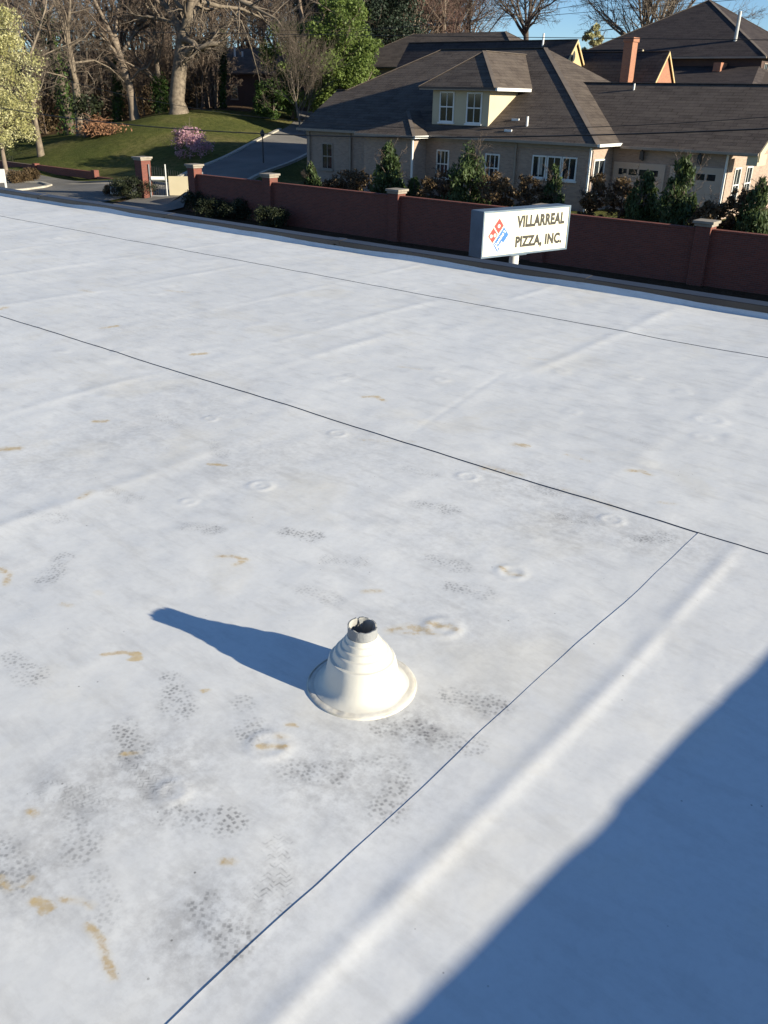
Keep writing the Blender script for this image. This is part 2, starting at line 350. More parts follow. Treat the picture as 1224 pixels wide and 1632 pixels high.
# ------------------------------------------------------------------ the flat roof: white membrane sheets over the building
def rp(x, y): return at(x, y, Z=RZ)[:2]
PLATES = [(538,691,.042),(745,760,.045),(975,829,.045),(815,913,.05),(705,1002,.055),(910,657,.04),(335,668,.035),(430,1190,.05),(415,775,.05),(1118,698,.045),(1130,672,.08),
          (590,452,.05),(655,462,.06),(700,452,.04),(280,455,.04),(1010,602,.04),(860,620,.035),(190,560,.04),(100,560,.04),(1030,742,.035),(300,800,.03),(275,1265,.035),(560,600,.035),(700,590,.035)]
PLATES = [(rp(x, y), r) for x, y, r in PLATES]
rngm = np.random.default_rng(4)
for _ in range(46):                        # more fasteners in loose rows
    PLATES.append((np.array([-15 + 15*rngm.random(), 3.6 + 3.8*rngm.random()]), 0.03+0.015*rngm.random()))
JOINTS = [(-2.65,4.9,7.2),(-3.9,3.5,7.3),(-4.35,1.6,6.0),(-5.45,2.6,7.3),(-6.7,0.5,7.3),(-7.9,2.0,7.2),(-9.1,3.0,7.3),(-10.4,3.0,7.3),(-11.6,2.0,7.3),(-1.5,3.3,6.6),(-12.9,2,7.3),(-3.1,1.2,2.7),(-0.4,3.4,7.0)]
def seg_d(X, Y, a, b):
    a = np.array(a); b = np.array(b); ab = b-a; t = np.clip(((X-a[0])*ab[0]+(Y-a[1])*ab[1])/(ab@ab), 0, 1)
    return np.hypot(X-a[0]-t*ab[0], Y-a[1]-t*ab[1]), t
def hfun(X, Y):
    h = 0.008*fbm(X*0.9, Y*0.9, 11, 2) + 0.0042*fbm(X*2.6, Y*2.6+3, 17, 3) + 0.0012*fbm(X*9, Y*9, 23, 2)
    # wind wrinkles, mostly running with the rolls
    h += 0.0022*sstep(0.05, 0.35, fbm(X*0.7+5, Y*4.5, 31, 2))
    for jx, y0, y1 in JOINTS:
        w = 0.06*fbm(Y*0.8+jx, jx+0*Y, 37, 2); e = sstep(y0-.3, y0+.3, Y)*(1-sstep(y1-.3, y1+.3, Y))
        amp = 0.0026*(0.15+1.2*np.clip(fbm(Y*1.1, jx*3+0*Y, 41, 2)+.3, 0, 1))
        d = X-jx-w; h += e*amp*(np.exp(-(d/0.05)**2) + 0.5*np.where(d < 0, np.exp(d/0.25), np.exp(-d/0.08)))
    for (px, py), r in PLATES:
        m = (np.abs(X-px) < 3*r) & (np.abs(Y-py) < 3*r)
        if m.any():
            d = np.hypot(X[m]-px, Y[m]-py)/r
            h[m] += 0.0024*np.exp(-((d-0.95)/0.28)**2) + 0.002*np.exp(-(d/0.3)**2)
    # the long welt beside the lap seam
    d = X + 0.785 + 0.012*np.sin(Y*2.1) + 0.010*fbm(Y*1.5, 0*Y, 51, 2); br = 1-0.8*np.exp(-((Y-2.5)/0.06)**2)
    h += 0.0034*br*np.exp(-np.where(d > 0, d/0.026, d/0.034)**2)*sstep(-1, 0.2, Y)*(1-sstep(3.0, 3.4, Y))
    # an old drag crease
    (a, b) = rp(645, 700), rp(805, 592); d, t = seg_d(X, Y, a, b)
    h -= 0.0016*np.exp(-(d/0.011)**2)*sstep(0, .15, t)*(1-sstep(.85, 1, t))
    # turned up against the roof edge
    up = np.clip((Y-7.41-0.03*fbm(X*0.9, 0*X, 61, 2))/0.09, 0, 1); h += 0.085*np.where(up < .35, up*up/.7, up-.175)
    return h
FEET = [((265,1075),(292,1150),.95),((195,1158),(225,1215),1.0),((205,1215),(262,1262),.95),((60,1258),(180,1285),.8),((250,1300),(400,1315),1.0),((320,1440),(385,1510),1.0),((445,1335),(432,1465),.85),
        ((455,1228),(550,1238),.9),((600,1158),(690,1170),1.1),((700,1105),(815,1132),.95),((640,1240),(612,1302),.85),((108,882),(68,935),.8),((5,1045),(68,1092),.8),((292,840),(350,846),.85),
        ((462,850),(498,856),.9),((170,780),(225,800),.6),((1000,862),(1075,855),.9),((880,820),(960,835),.7),((655,802),(735,815),.7),((520,892),(580,897),.55),((690,892),(735,905),.6),
        ((720,935),(775,948),.7),((0,1340),(30,1420),.8),((120,1300),(130,1365),.6),((380,1110),(410,1190),.75),((1005,700),(1050,720),.4),((235,652),(300,690),.45),((30,820),(110,830),.4),
        ((640,745),(700,760),.35),((830,770),(900,790),.5),((330,700),(360,730),.35),((560,1215),(640,1225),.5),((690,1180),(750,1190),.7),((480,940),(540,960),.35),((150,1400),(180,1470),.35)]
RUST = [([(165,1046),(195,1042),(220,1044),(222,1052),(208,1053)],.009,1.0),([(348,888),(372,888),(392,893),(375,902)],.012,.85),([(0,908),(14,916),(10,932)],.014,.8),([(140,1475),(160,1497),(170,1530),(182,1558)],.0055,1.0),
        ([(55,1438),(70,1440),(80,1446),(70,1452)],.011,.95),([(100,1434),(130,1437)],.008,.85),([(142,1443),(146,1446)],.008,.9),([(458,1157),(470,1158)],.008,1.0),([(415,1192),(455,1193)],.010,.9),([(443,1176),(452,1178)],.012,.8),
        ([(685,995),(700,1000),(715,1001),(728,1006)],.015,.75),([(620,1006),(650,1000),(680,1008)],.018,.7),([(580,944),(605,943)],.012,.8),([(798,905),(812,916),(830,918)],.012,.75),([(1000,752),(1022,752),(1035,758)],.018,.8),
        ([(1050,803),(1075,806)],.014,.55),([(822,709),(838,711)],.022,.9),([(580,634),(600,633),(612,640)],.018,.8),([(308,566),(328,564)],.022,.9),([(152,672),(168,671)],.02,.85),([(5,716),(28,715)],.025,.9),
        ([(335,740),(358,742)],.016,.8),([(130,795),(145,785)],.02,.75),([(355,1375),(372,1376)],.010,.8),([(0,1400),(14,1418)],.010,.8),([(38,1412),(50,1400)],.010,.7),([(165,524),(185,521)],.03,.7),([(0,495),(8,492)],.03,.8),
        ([(130,463),(145,466)],.03,.6),([(265,463),(300,466)],.03,.55),([(740,665),(760,668)],.015,.4),([(575,700),(660,706)],.02,.35),([(770,745),(830,758)],.025,.5),([(900,782),(980,810)],.025,.4),([(905,725),(935,735)],.03,.35),
        ([(100,965),(112,968)],.012,.7),([(155,945),(160,948)],.012,.6),([(325,1103),(332,1102)],.008,.8),([(195,1205),(225,1202)],.008,.7),([(50,1294),(56,1298)],.012,.8),([(635,585),(670,590)],.02,.5),([(420,1470),(445,1560)],.0,.0),
        ([(845,572),(870,575)],.02,.5),([(640,1010),(700,1014)],.01,.6)]
SMUDGE = [((560,1230),.28,.5),((330,1480),.22,.55),((900,830),.35,.4),((200,690),.45,.25),((820,770),.3,.35),((230,1240),.26,.6),((660,1165),.16,.7),((110,1280),.22,.45),((1030,860),.22,.45),((740,1000),.35,.2),((430,1190),.2,.25),((40,1380),.2,.5),
          ((70,1440),.12,.35),((490,1240),.16,.5),((300,640),.6,.2),((560,720),.5,.18),((1100,880),.25,.3),((720,850),.4,.2),((430,720),.35,.25),((60,740),.4,.25),((385,745),.25,.3),((250,520),.8,.15),((760,1120),.12,.5),((440,1400),.15,.3)]
def rust_d(X, Y, pl):
    d = np.full(X.shape, 9.0)
    for a, b in zip(pl[:-1], pl[1:]): d = np.minimum(d, seg_d(X, Y, a, b)[0])
    return d
def roof_attrs(me, X, Y):
    X, Y = X.ravel(), Y.ravel(); rust = np.zeros(len(X)); dirt = np.zeros(len(X)); foot = np.zeros((len(X), 3))
    for pl, w, s in RUST:
        if not w: continue
        pl = [rp(*p) for p in pl]; a = np.array(pl); R = max(2.1*w, 0.017)
        m = (X > a[:,0].min()-R) & (X < a[:,0].max()+R) & (Y > a[:,1].min()-R) & (Y < a[:,1].max()+R)
        if m.any(): rust[m] = np.maximum(rust[m], s*np.clip(1-rust_d(X[m], Y[m], pl)/R, 0, 1))
    for p, r, s in SMUDGE:
        c = rp(*p); m = (np.abs(X-c[0]) < 2*r) & (np.abs(Y-c[1]) < 2*r)
        dirt[m] = np.maximum(dirt[m], s*np.exp(-((X[m]-c[0])**2+(Y[m]-c[1])**2)/(r*r)*1.6))
    for n, (p, q_, s) in enumerate(FEET):
        a, b = rp(*p), rp(*q_); L = np.linalg.norm(b-a); t = (b-a)/L; L = max(L, 0.2); L = min(L, 0.31); c = (a+b)/2
        m = (np.abs(X-c[0]) < .25) & (np.abs(Y-c[1]) < .25)
        if not m.any(): continue
        u = (X[m]-c[0])*t[0]+(Y[m]-c[1])*t[1]; v = -(X[m]-c[0])*t[1]+(Y[m]-c[1])*t[0]
        k = u/(L/2); hw = np.interp(k, [-1,-.75,-.2,.35,.75,1], [.02,.038,.03,.05,.045,.012])
        mk = s*np.clip(np.minimum(hw-np.abs(v), (1-np.abs(k))*L/2)/0.03+0.5, 0, 1)
        old = foot[m]; new = np.stack([u+n*1.7, v, mk], 1); foot[m] = np.where((mk > old[:,2])[:,None], new, old)
    for n_, v_ in (('rust', rust), ('dirt', dirt)):
        a = me.attributes.new(n_, 'FLOAT', 'POINT'); a.data.foreach_set('value', v_.astype(np.float32))
    a = me.attributes.new('foot', 'FLOAT_VECTOR', 'POINT'); a.data.foreach_set('vector', foot.astype(np.float32).ravel())
def membrane_mat(name, tint, mott):
    m, nt, p = newmat(name); v = objco(nt)
    at_f = lambda n: node(nt, 'ShaderNodeAttribute', attribute_name=n)
    st = node(nt, 'ShaderNodeMapping', {0: v, 2: (0, 0, math.radians(35)), 3: (1.0, 3.2, 1.0)}).outputs[0]
    n1 = noise(nt, v, 0.9, 7, 0.62); n2 = noise(nt, st, 4.5, 7, 0.68); n3 = noise(nt, v, 38, 4, 0.7); n4 = noise(nt, v, 11, 6, 0.7)
    col = ramp(nt, n1, [(0.30, [x*0.90 for x in tint]), (0.66, tint)])
    col = mixc(nt, math_(nt, 'MULTIPLY', ramp(nt, n2, [(0.50, (0,0,0)), (0.78, (1,1,1))]), mott), col, (0.42,0.41,0.40))
    col = mixc(nt, math_(nt, 'MULTIPLY', ramp(nt, n3, [(0.42, (0,0,0)), (0.70, (1,1,1))]), 0.16), col, (0.50,0.49,0.48))
    # yellowish film
    yel = noise(nt, v, 1.7, 5, 0.6, 0.4); col = mixc(nt, math_(nt, 'MULTIPLY', ramp(nt, yel, [(0.54, (0,0,0)), (0.80, (1,1,1))]), 0.30), col, (0.70,0.60,0.40))
    d = at_f('dirt').outputs['Fac']; g = math_(nt, 'ADD', math_(nt, 'MULTIPLY', n4, 0.6), math_(nt, 'MULTIPLY', n3, 0.5))
    df = math_(nt, 'MULTIPLY', d, ramp(nt, g, [(0.46, (0,0,0)), (0.68, (1,1,1))])); col = mixc(nt, math_(nt, 'MULTIPLY', df, 1.0, True), col, (0.30,0.285,0.275))
    # shoe prints: blocks of tread left in grey dust
    fv = at_f('foot').outputs['Vector']; sx = node(nt, 'ShaderNodeSeparateXYZ', {0: fv})
    uv = node(nt, 'ShaderNodeCombineXYZ', {0: sx.outputs[0], 1: sx.outputs[1]}).outputs[0]
    uvd = node(nt, 'ShaderNodeVectorMath', {0: uv, 1: node(nt, 'ShaderNodeVectorMath', {0: node(nt, 'ShaderNodeTexNoise', {'Vector': v, 'Scale': 30.0}).outputs[1], 1: (0.006,0.006,0.0)}, operation='MULTIPLY').outputs[0]}, operation='ADD').outputs[0]
    vo = node(nt, 'ShaderNodeTexVoronoi', {'Vector': uvd, 'Scale': 66.0, 'Randomness': 0.8}); vo.voronoi_dimensions = '2D'; vo.distance = 'MANHATTAN'
    dots = ramp(nt, vo.outputs['Distance'], [(0.24, (1,1,1)), (0.52, (0,0,0))])
    fid = node(nt, 'ShaderNodeTexWhiteNoise', {'W': math_(nt, 'FLOOR', math_(nt, 'ADD', math_(nt, 'DIVIDE', sx.outputs[0], 1.7), 0.5))}, noise_dimensions='1D').outputs[0]
    sd = node(nt, 'ShaderNodeSeparateXYZ', {0: uvd}); ph = math_(nt, 'ADD', sd.outputs[0], math_(nt, 'MULTIPLY', math_(nt, 'PINGPONG', sd.outputs[1], 0.014), 0.9))
    bars = ramp(nt, math_(nt, 'SINE', math_(nt, 'MULTIPLY', ph, 2*math.pi/0.0135)), [(0.15, (0,0,0)), (0.75, (1,1,1))])
    bars = math_(nt, 'MULTIPLY', bars, ramp(nt, noise(nt, v, 55, 2), [(0.42, (0,0,0)), (0.55, (1,1,1))]))
    dots = mixc(nt, ramp(nt, fid, [(0.74, (0,0,0)), (0.82, (0.85,0.85,0.85))]), dots, bars)
    pat = ramp(nt, math_(nt, 'ADD', math_(nt, 'MULTIPLY', n4, 0.75), math_(nt, 'MULTIPLY', noise(nt, v, 22, 3), 0.25)), [(0.36, (0.0,0.0,0.0)), (0.58, (1,1,1))])
    fm = math_(nt, 'MULTIPLY', math_(nt, 'MULTIPLY', dots, pat), sx.outputs[2], True)
    col = mixc(nt, math_(nt, 'MULTIPLY', math_(nt, 'MULTIPLY', sx.outputs[2], pat), 0.26), col, (0.33,0.32,0.31))
    col = mixc(nt, math_(nt, 'MULTIPLY', fm, 0.72), col, (0.20,0.195,0.195))
    # ochre stains round blisters and fasteners
    r = at_f('rust').outputs['Fac']; rr = math_(nt, 'ADD', r, math_(nt, 'ADD', math_(nt, 'MULTIPLY', math_(nt, 'SUBTRACT', n4, 0.5), 1.3), math_(nt, 'MULTIPLY', math_(nt, 'SUBTRACT', n3, 0.5), 0.9)))
    halo = ramp(nt, math_(nt, 'MULTIPLY', r, n1), [(0.06, (0,0,0)), (0.5, (1,1,1))]); col = mixc(nt, math_(nt, 'MULTIPLY', halo, 0.4), col, (0.66,0.52,0.28))
    rm = math_(nt, 'MULTIPLY', ramp(nt, rr, [(0.42, (0,0,0)), (0.75, (1,1,1))]), ramp(nt, r, [(0.02, (0,0,0)), (0.2, (1,1,1))]))
    rm = math_(nt, 'MULTIPLY', rm, ramp(nt, math_(nt, 'ADD', math_(nt, 'MULTIPLY', n3, 0.5), math_(nt, 'MULTIPLY', n4, 0.5)), [(0.36, (0.25,0.25,0.25)), (0.62, (1,1,1))]))
    col = mixc(nt, math_(nt, 'MULTIPLY', rm, 0.8), col, ramp(nt, n4, [(0.35, (0.42,0.25,0.08)), (0.65, (0.64,0.47,0.22))]))
    # grit
    vs_ = node(nt, 'ShaderNodeTexVoronoi', {'Vector': v, 'Scale': 17.0, 'Randomness': 1.0})
    sp = math_(nt, 'MULTIPLY', ramp(nt, vs_.outputs['Distance'], [(0.035, (1,1,1)), (0.06, (0,0,0))]), ramp(nt, noise(nt, v, 3.1, 3), [(0.50, (0,0,0)), (0.6, (1,1,1))]))
    col = mixc(nt, math_(nt, 'MULTIPLY', sp, 0.7), col, (0.12,0.11,0.10))
    nt.links.new(col, p.inputs['Base Color']); p.inputs['Roughness'].default_value = 0.55; p.inputs['Specular IOR Level'].default_value = 0.3
    bump(nt, p, math_(nt, 'ADD', math_(nt, 'MULTIPLY', noise(nt, v, 7, 3, 0.5), 1.0), math_(nt, 'MULTIPLY', n3, 0.06)), 0.16, 0.010)
    return m
M['membrane'] = membrane_mat('white_membrane', (0.81,0.805,0.79), 0.44)
M['membrane_new'] = membrane_mat('clean_membrane', (0.81,0.807,0.80), 0.30)
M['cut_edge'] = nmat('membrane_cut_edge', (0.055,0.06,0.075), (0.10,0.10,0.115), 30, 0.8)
M['flashing'] = nmat('bronze_edge_metal', (0.045,0.04,0.038), (0.075,0.068,0.062), 1.2, 0.38, metal=0.35)
bld = thing('flat_roof_building', (-8, 0, 0), 'low building with stained white membrane flat roof filling the foreground', 'building')
MB().box(-22, 5.9, -6, 7.58, 0.02, RZ-0.06).build('wall', M['brick_tan'], bld)
ar = np.arange
def roof_sheet(xs, ys, lift, mat, edge=None, warp=None):
    X, Y = np.meshgrid(xs, ys, indexing='ij')
    if edge == 'x': X = X + (0.016*fbm(Y*1.5, 0*Y, 71, 3) )*np.exp(-(X-xs[0])/0.3)
    if edge == 'y': Y = Y + (0.010*fbm(X*0.9, 0*X, 73, 3) )*np.exp(-(Y-ys[0])/0.3)
    H = hfun(X.ravel(), Y.ravel()).reshape(X.shape); Z = RZ + H + lift
    org = ORG[bld.name]
    if edge == 'x': Z[0,:] += 0.0009*(0.4+fbm(Y[0]*3, 0*Y[0], 77, 2)); 
    me = grid_mesh('membrane_sheet', X-org[0], Y-org[1], Z-org[2]); roof_attrs(me, X, Y)
    o = link('membrane_sheet', me, mat, bld)
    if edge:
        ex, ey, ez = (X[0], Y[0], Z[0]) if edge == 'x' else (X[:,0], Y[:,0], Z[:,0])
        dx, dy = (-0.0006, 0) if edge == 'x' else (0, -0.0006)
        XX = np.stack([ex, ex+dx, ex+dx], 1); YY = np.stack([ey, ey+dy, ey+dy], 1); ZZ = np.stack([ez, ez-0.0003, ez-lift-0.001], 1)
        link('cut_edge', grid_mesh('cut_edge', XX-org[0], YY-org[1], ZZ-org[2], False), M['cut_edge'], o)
    return o
ys0 = np.concatenate([ar(-6, 0, .15), ar(0, 3.31, .0125)])
roof_sheet(np.concatenate([ar(-22,-9,.12), ar(-9,-5,.03), ar(-5,-0.93,.0125)]), ys0, 0.0, M['membrane'])
roof_sheet(np.concatenate([ar(-0.955,0.3,.0125), ar(0.3,5.9,.2)]), ys0, 0.0011, M['membrane_new'], 'x')
xs3 = np.concatenate([ar(-22,-12,.12), ar(-12,-6,.035), ar(-6,0.5,.02), ar(0.5,5.9,.2)])
roof_sheet(xs3, ar(3.27, 6.25, .02), 0.0048, M['membrane'], 'y')
roof_sheet(xs3, np.concatenate([ar(6.20, 7.36, .025), ar(7.36, 7.50, .007)]), 0.0085, M['membrane'], 'y')
# metal edge in lapped lengths
x = -22.0; k = 0
while x < 5.8:
    x1 = min(x+3.05, 5.9); dz = 0.002*(k % 2); m = MB()
    pr_ = [(7.470, RZ+0.045), (7.470, RZ+0.094+dz), (7.478, RZ+0.100+dz), (7.60, RZ+0.110+dz), (7.615, RZ+0.10+dz), (7.615, RZ-0.16), (7.60, RZ-0.16), (7.60, RZ+0.045)]
    m.prism([(x-0.03, a, b) for a, b in pr_], (x1-x+0.03, 0, 0)); o = m.build('edge_flashing', M['flashing'], bld)
    m = MB(); m.prism([(x-0.05, a, b+.003) for a, b in ((7.467, RZ+0.06), (7.467, RZ+0.094+dz), (7.478, RZ+0.101+dz), (7.60, RZ+0.111+dz), (7.60, RZ+0.06))], (0.11, 0, 0)); m.build('flashing_joint_cover', M['flashing'], o); x = x1; k += 1
# the higher wall on the right that shades the corner of the roof
pa, pb = np.array([0.60, -1.0]), np.array([1.15, 5.1]); m = MB()
def wtop(p, sx):                          # height that throws its shade to x = sx
    return RZ + (p[0]-sx)/math.sin(SUN_AZ)*math.tan(SUN_EL)
za = wtop(pa, -0.82); zb = wtop(pb, -0.28)
m.prism([(pa[0], pa[1], RZ-0.05), (pb[0], pb[1], RZ-0.05), (pb[0], pb[1], zb), (pa[0], pa[1], za)], (0.3, 0, 0))
m.build('parapet', M['white'], bld)

# ------------------------------------------------------------------ vent pipe in its moulded boot
vx, vy = -1.350, 1.603; vz = RZ + float(hfun(np.array([vx]), np.array([vy]))[0]) + 0.002
M['boot'] = nmat('moulded_white_boot', (0.62,0.595,0.53), (0.68,0.655,0.59), 9, 0.5, 0.05, 30)
M['boot_flange'] = nmat('dirty_white_flange', (0.60,0.55,0.46), (0.78,0.75,0.69), 11, 0.5, 0.1, 40)
M['pvc'] = nmat('grey_plastic_pipe', (0.20,0.205,0.21), (0.28,0.285,0.29), 14, 0.6, 0.2, 40)
M['pvc_in'] = nmat('pipe_inside', (0.16,0.16,0.16), (0.5,0.49,0.46), 16, 0.8)
M['caulk'] = nmat('sealant', (0.50,0.46,0.37), (0.70,0.67,0.60), 20, 0.5)
vent = thing('vent_pipe', (vx, vy, vz), 'grey vent pipe with torn top in a stepped white rubber boot', 'vent')
VS = .80
prof = [(.140,.0030),(.131,.0072),(.122,.0135),(.1145,.024),(.1105,.040),(.1080,.062),(.1050,.090),(.1015,.114),(.0995,.1225),(.0992,.1235),(.0975,.1262),(.0900,.1275),(.0885,.1290),(.0880,.1310),(.0855,.146),(.0838,.1530),(.0835,.1540),(.0815,.1565),(.0755,.1575),(.0742,.1590),(.0738,.1610),
        (.0712,.1715),(.0698,.1755),(.0695,.1765),(.0675,.1785),(.0630,.1793),(.0618,.1808),(.0614,.1828),(.0592,.1935),(.0580,.1970),(.0577,.1980),(.0560,.2000),(.0522,.2010),(.0512,.2025),(.0508,.2045),(.0490,.2150),(.0478,.2185),(.0458,.2190)]
prof = [(r*(1.03-.08*min(1, z/.2)), z*VS) for r, z in prof]
bo = MB().lathe(prof, 72).build('boot', M['boot'], vent, local=True, smooth=True); bo.data.set_sharp_from_angle(angle=math.radians(38))
def fjag(j, a):
    dz = 0.0012*math.sin(3*a+1)+0.0009*math.sin(7*a)
    a0 = math.atan2(-0.95, 0.28)          # lap of the flange faces the walkway
    s = (a-a0) % (2*math.pi); st = -0.0035 if s > 4.2 else 0.0
    return (dz*.6 + st*.6) if j > 0 else 0
fm_ = MB().lathe([(.1625,-.012),(.1622,.0008),(.1605,.0022),(.150,.0030),(.140,.0036),(.128,.0042)], 96, jag=fjag)
fm_.build('flange', M['boot_flange'], bo, local=True, smooth=True)
MB().lathe([(.1655,-.006),(.1645,.0002),(.161,.0012)], 96, jag=lambda j, a: 0.0006*math.sin(11*a)).build('sealant_bead', M['caulk'], bo, local=True, smooth=True)
jr = np.random.default_rng(8); jt = np.cumsum(jr.normal(0, .0009, 48)); jt -= np.linspace(0, jt[-1], 48)
def pj(j, a):
    i = int(round(a/(2*math.pi)*48)) % 48; tooth = jt[i] + (0.003 if i in (3,4,30,31) else 0) - (0.006 if i in (6, 7, 13, 20) else 0)
    return tooth if j >= 2 else 0
pi_ = MB().lathe([(.0430,.12),(.0432,.18),(.0435,.2080),(.0392,.2080)], 48, jag=pj).build('pipe', M['pvc'], vent, local=True)
MB().lathe([(.0392,.2077),(.0388,.175),(.0386,.02),(.001,.02)], 48, jag=lambda j, a: pj(2, a) if j == 0 else 0).build('pipe_liner', M['pvc_in'], pi_, local=True)
for a in (0.7, 2.2, 3.9):
    MB().prism([(.037*math.cos(a), .037*math.sin(a), .201), (.037*math.cos(a+.4), .037*math.sin(a+.4), .204), (.027*math.cos(a+.2), .027*math.sin(a+.2), .178)], (0, 0, .002)).build('torn_flap', M['pvc'], pi_, local=True)

# ------------------------------------------------------------------ sign on its pole
SD = np.array([0.2505, 0.9681]); SN = np.array([0.9681, -0.2505]); SL, SH, ST = 2.48, 0.90, 0.36
sp0 = np.array([-9.65, 15.0]) + SD*1.12 - SN*ST/2
sign = thing('pizza_shop_sign', (sp0[0], sp0[1], tz(*sp0)), 'lit cream box sign reading VILLARREAL PIZZA, INC. on a white pole', 'sign', rz=math.atan2(SD[1], SD[0]))
ZT = 4.16 - tz(*sp0); OX = -1.12
M['sign_metal'] = nmat('sign_blue_grey_metal', (0.10,0.14,0.19), (0.15,0.20,0.26), 3, 0.5, metal=0.2)
M['sign_face'] = nmat('sign_cream_acrylic', (0.78,0.73,0.56), (0.82,0.77,0.60), 0.7, 0.35)
M['sign_black'] = nmat('sign_black_vinyl', (0.02,0.018,0.015), (0.035,0.03,0.025), 4, 0.5)
M['sign_red'] = nmat('sign_red_vinyl', (0.55,0.035,0.03), (0.62,0.05,0.04), 4, 0.5)
M['sign_blue'] = nmat('sign_blue_vinyl', (0.02,0.13,0.42), (0.03,0.16,0.48), 4, 0.5)
M['sign_white'] = nmat('sign_white_vinyl', (0.76,0.73,0.62), (0.80,0.77,0.66), 4, 0.5)
def sp(s, t, o): return (OX+s, -ST/2-o, ZT-t)
cab = MB().box(OX, OX+SL, -ST/2, ST/2, ZT-SH, ZT).build('cabinet', M['sign_metal'], sign, local=True, bevel=0.012)
m = MB()
for s0, s1, t0, t1 in ((0,SL,0,.035), (0,SL,SH-.035,SH), (0,.035,.035,SH-.035), (SL-.035,SL,.035,SH-.035)):
    m.box(OX+s0, OX+s1, -ST/2-.022, -ST/2-.001, ZT-t1, ZT-t0)
m.build('retainer_frame', M['sign_metal'], cab, local=True)
MB().box(OX+.034, OX+SL-.034, -ST/2-.010, -ST/2-.002, ZT-SH+.034, ZT-.034).build('face_panel', M['sign_face'], sign, local=True)
m = MB()
def flat(name, pts, o, mat, parent): return MB().prism([sp(s, t, o) for s, t in pts], (0, -0.002, 0)).build(name, mat, parent, local=True)
def text_pieces(body, corners, off, mat, name, parent, bold=0.02):
    """corners: face coordinates (s,t) of text box bottom-left, bottom-right, top-left"""
    cu = bpy.data.curves.new('t', 'FONT'); cu.body = body; cu.size = 1.0; cu.offset = bold; cu.resolution_u = 3; cu.space_character = 1.08
    ob = bpy.data.objects.new('t', cu); COL.objects.link(ob); dg = bpy.context.evaluated_depsgraph_get(); dg.update()
    me = bpy.data.meshes.new_from_object(ob.evaluated_get(dg)); bpy.data.objects.remove(ob)
    import bmesh
    bm = bmesh.new(); bm.from_mesh(me); bmesh.ops.remove_doubles(bm, verts=bm.verts, dist=1e-5); bm.verts.ensure_lookup_table()
    xs = [v.co.x for v in bm.verts]; ys = [v.co.y for v in bm.verts if True]
    x0, x1, y0, y1 = min(xs), max(xs), 0.0, max(ys); bl, br, tl = (np.array(c, float) for c in corners)
    seen = set()
    for v0 in bm.verts:
        if v0.index in seen: continue
        st = [v0]; seen.add(v0.index); isl = []
        while st:
            v = st.pop(); isl.append(v)
            for e in v.link_edges:
                w = e.other_vert(v)
                if w.index not in seen: seen.add(w.index); st.append(w)
        idx = {v.index: i for i, v in enumerate(isl)}; fs = {f for v in isl for f in v.link_faces}
        mm = MB()
        for v in isl:
            st_ = bl + (br-bl)*(v.co.x-x0)/(x1-x0) + (tl-bl)*(v.co.y-y0)/(y1-y0); mm.v.append(sp(st_[0], st_[1], off))
        mm.f = [tuple(idx[v.index] for v in f.verts) for f in fs]
        if mm.f: mm.build(name, mat, parent, local=True, recalc=False)
    bm.free(); bpy.data.meshes.remove(me); bpy.data.curves.remove(cu)
fp = sign
text_pieces('VILLARREAL', ((.93,.352),(2.33,.347),(.93,.130)), .013, M['sign_black'], 'letter', sign, 0.055)
text_pieces('PIZZA, INC.', ((.93,.737),(2.30,.739),(.93,.530)), .013, M['sign_black'], 'letter', sign, 0.055)
lg = flat('logo_panel', [(.437,.13),(.735,.478),(.44,.825),(.142,.478)][::-1], .0115, M['sign_white'], sign)
flat('logo_square', [(.438,.150),(.566,.296),(.437,.447),(.306,.296)], .0145, M['sign_red'], lg)
flat('logo_square', [(.290,.322),(.420,.467),(.288,.618),(.160,.480)], .0145, M['sign_red'], lg)
flat('logo_band', [(.577,.322),(.716,.478),(.440,.806),(.309,.648)], .0145, M['sign_blue'], lg)
def disc(c, r): flat('logo_dot', [(c[0]+r*math.cos(a), c[1]+r*math.sin(a)) for a in np.linspace(0, 2*math.pi, 17)[:-1]], .0175, M['sign_white'], lg)
disc((.434,.298), .036); disc((.238,.482), .036); disc((.340,.470), .036)
A, B, Cc, D = (np.array(p) for p in ((.309,.648),(.577,.322),(.440,.806),(.716,.478)))
def bandpt(u, w): return (A+(B-A)*u)*(1-w) + (Cc+(D-Cc)*u)*w
text_pieces("Domino's", (bandpt(.06,.50), bandpt(.94,.50), bandpt(.06,.10)), .0178, M['sign_white'], 'logo_letter', lg, 0.02)
text_pieces('Pizza', (bandpt(.06,.94), bandpt(.52,.94), bandpt(.06,.56)), .0178, M['sign_white'], 'logo_letter', lg, 0.02)
po = MB().lathe([(.10,-.1),(.10,ZT-SH+.02)], 20).build('pole', M['white'], sign, local=True, smooth=True)
MB().lathe([(.10,ZT-SH-.36),(.115,ZT-SH-.355),(.115,ZT-SH-.27),(.10,ZT-SH-.265)], 20).build('pole_collar', M['white'], po, local=True, smooth=True)
MB().box(-.22,.22,-.14,.14,ZT-SH-.03,ZT-SH-.001).build('mounting_plate', M['sign_metal'], sign, local=True)

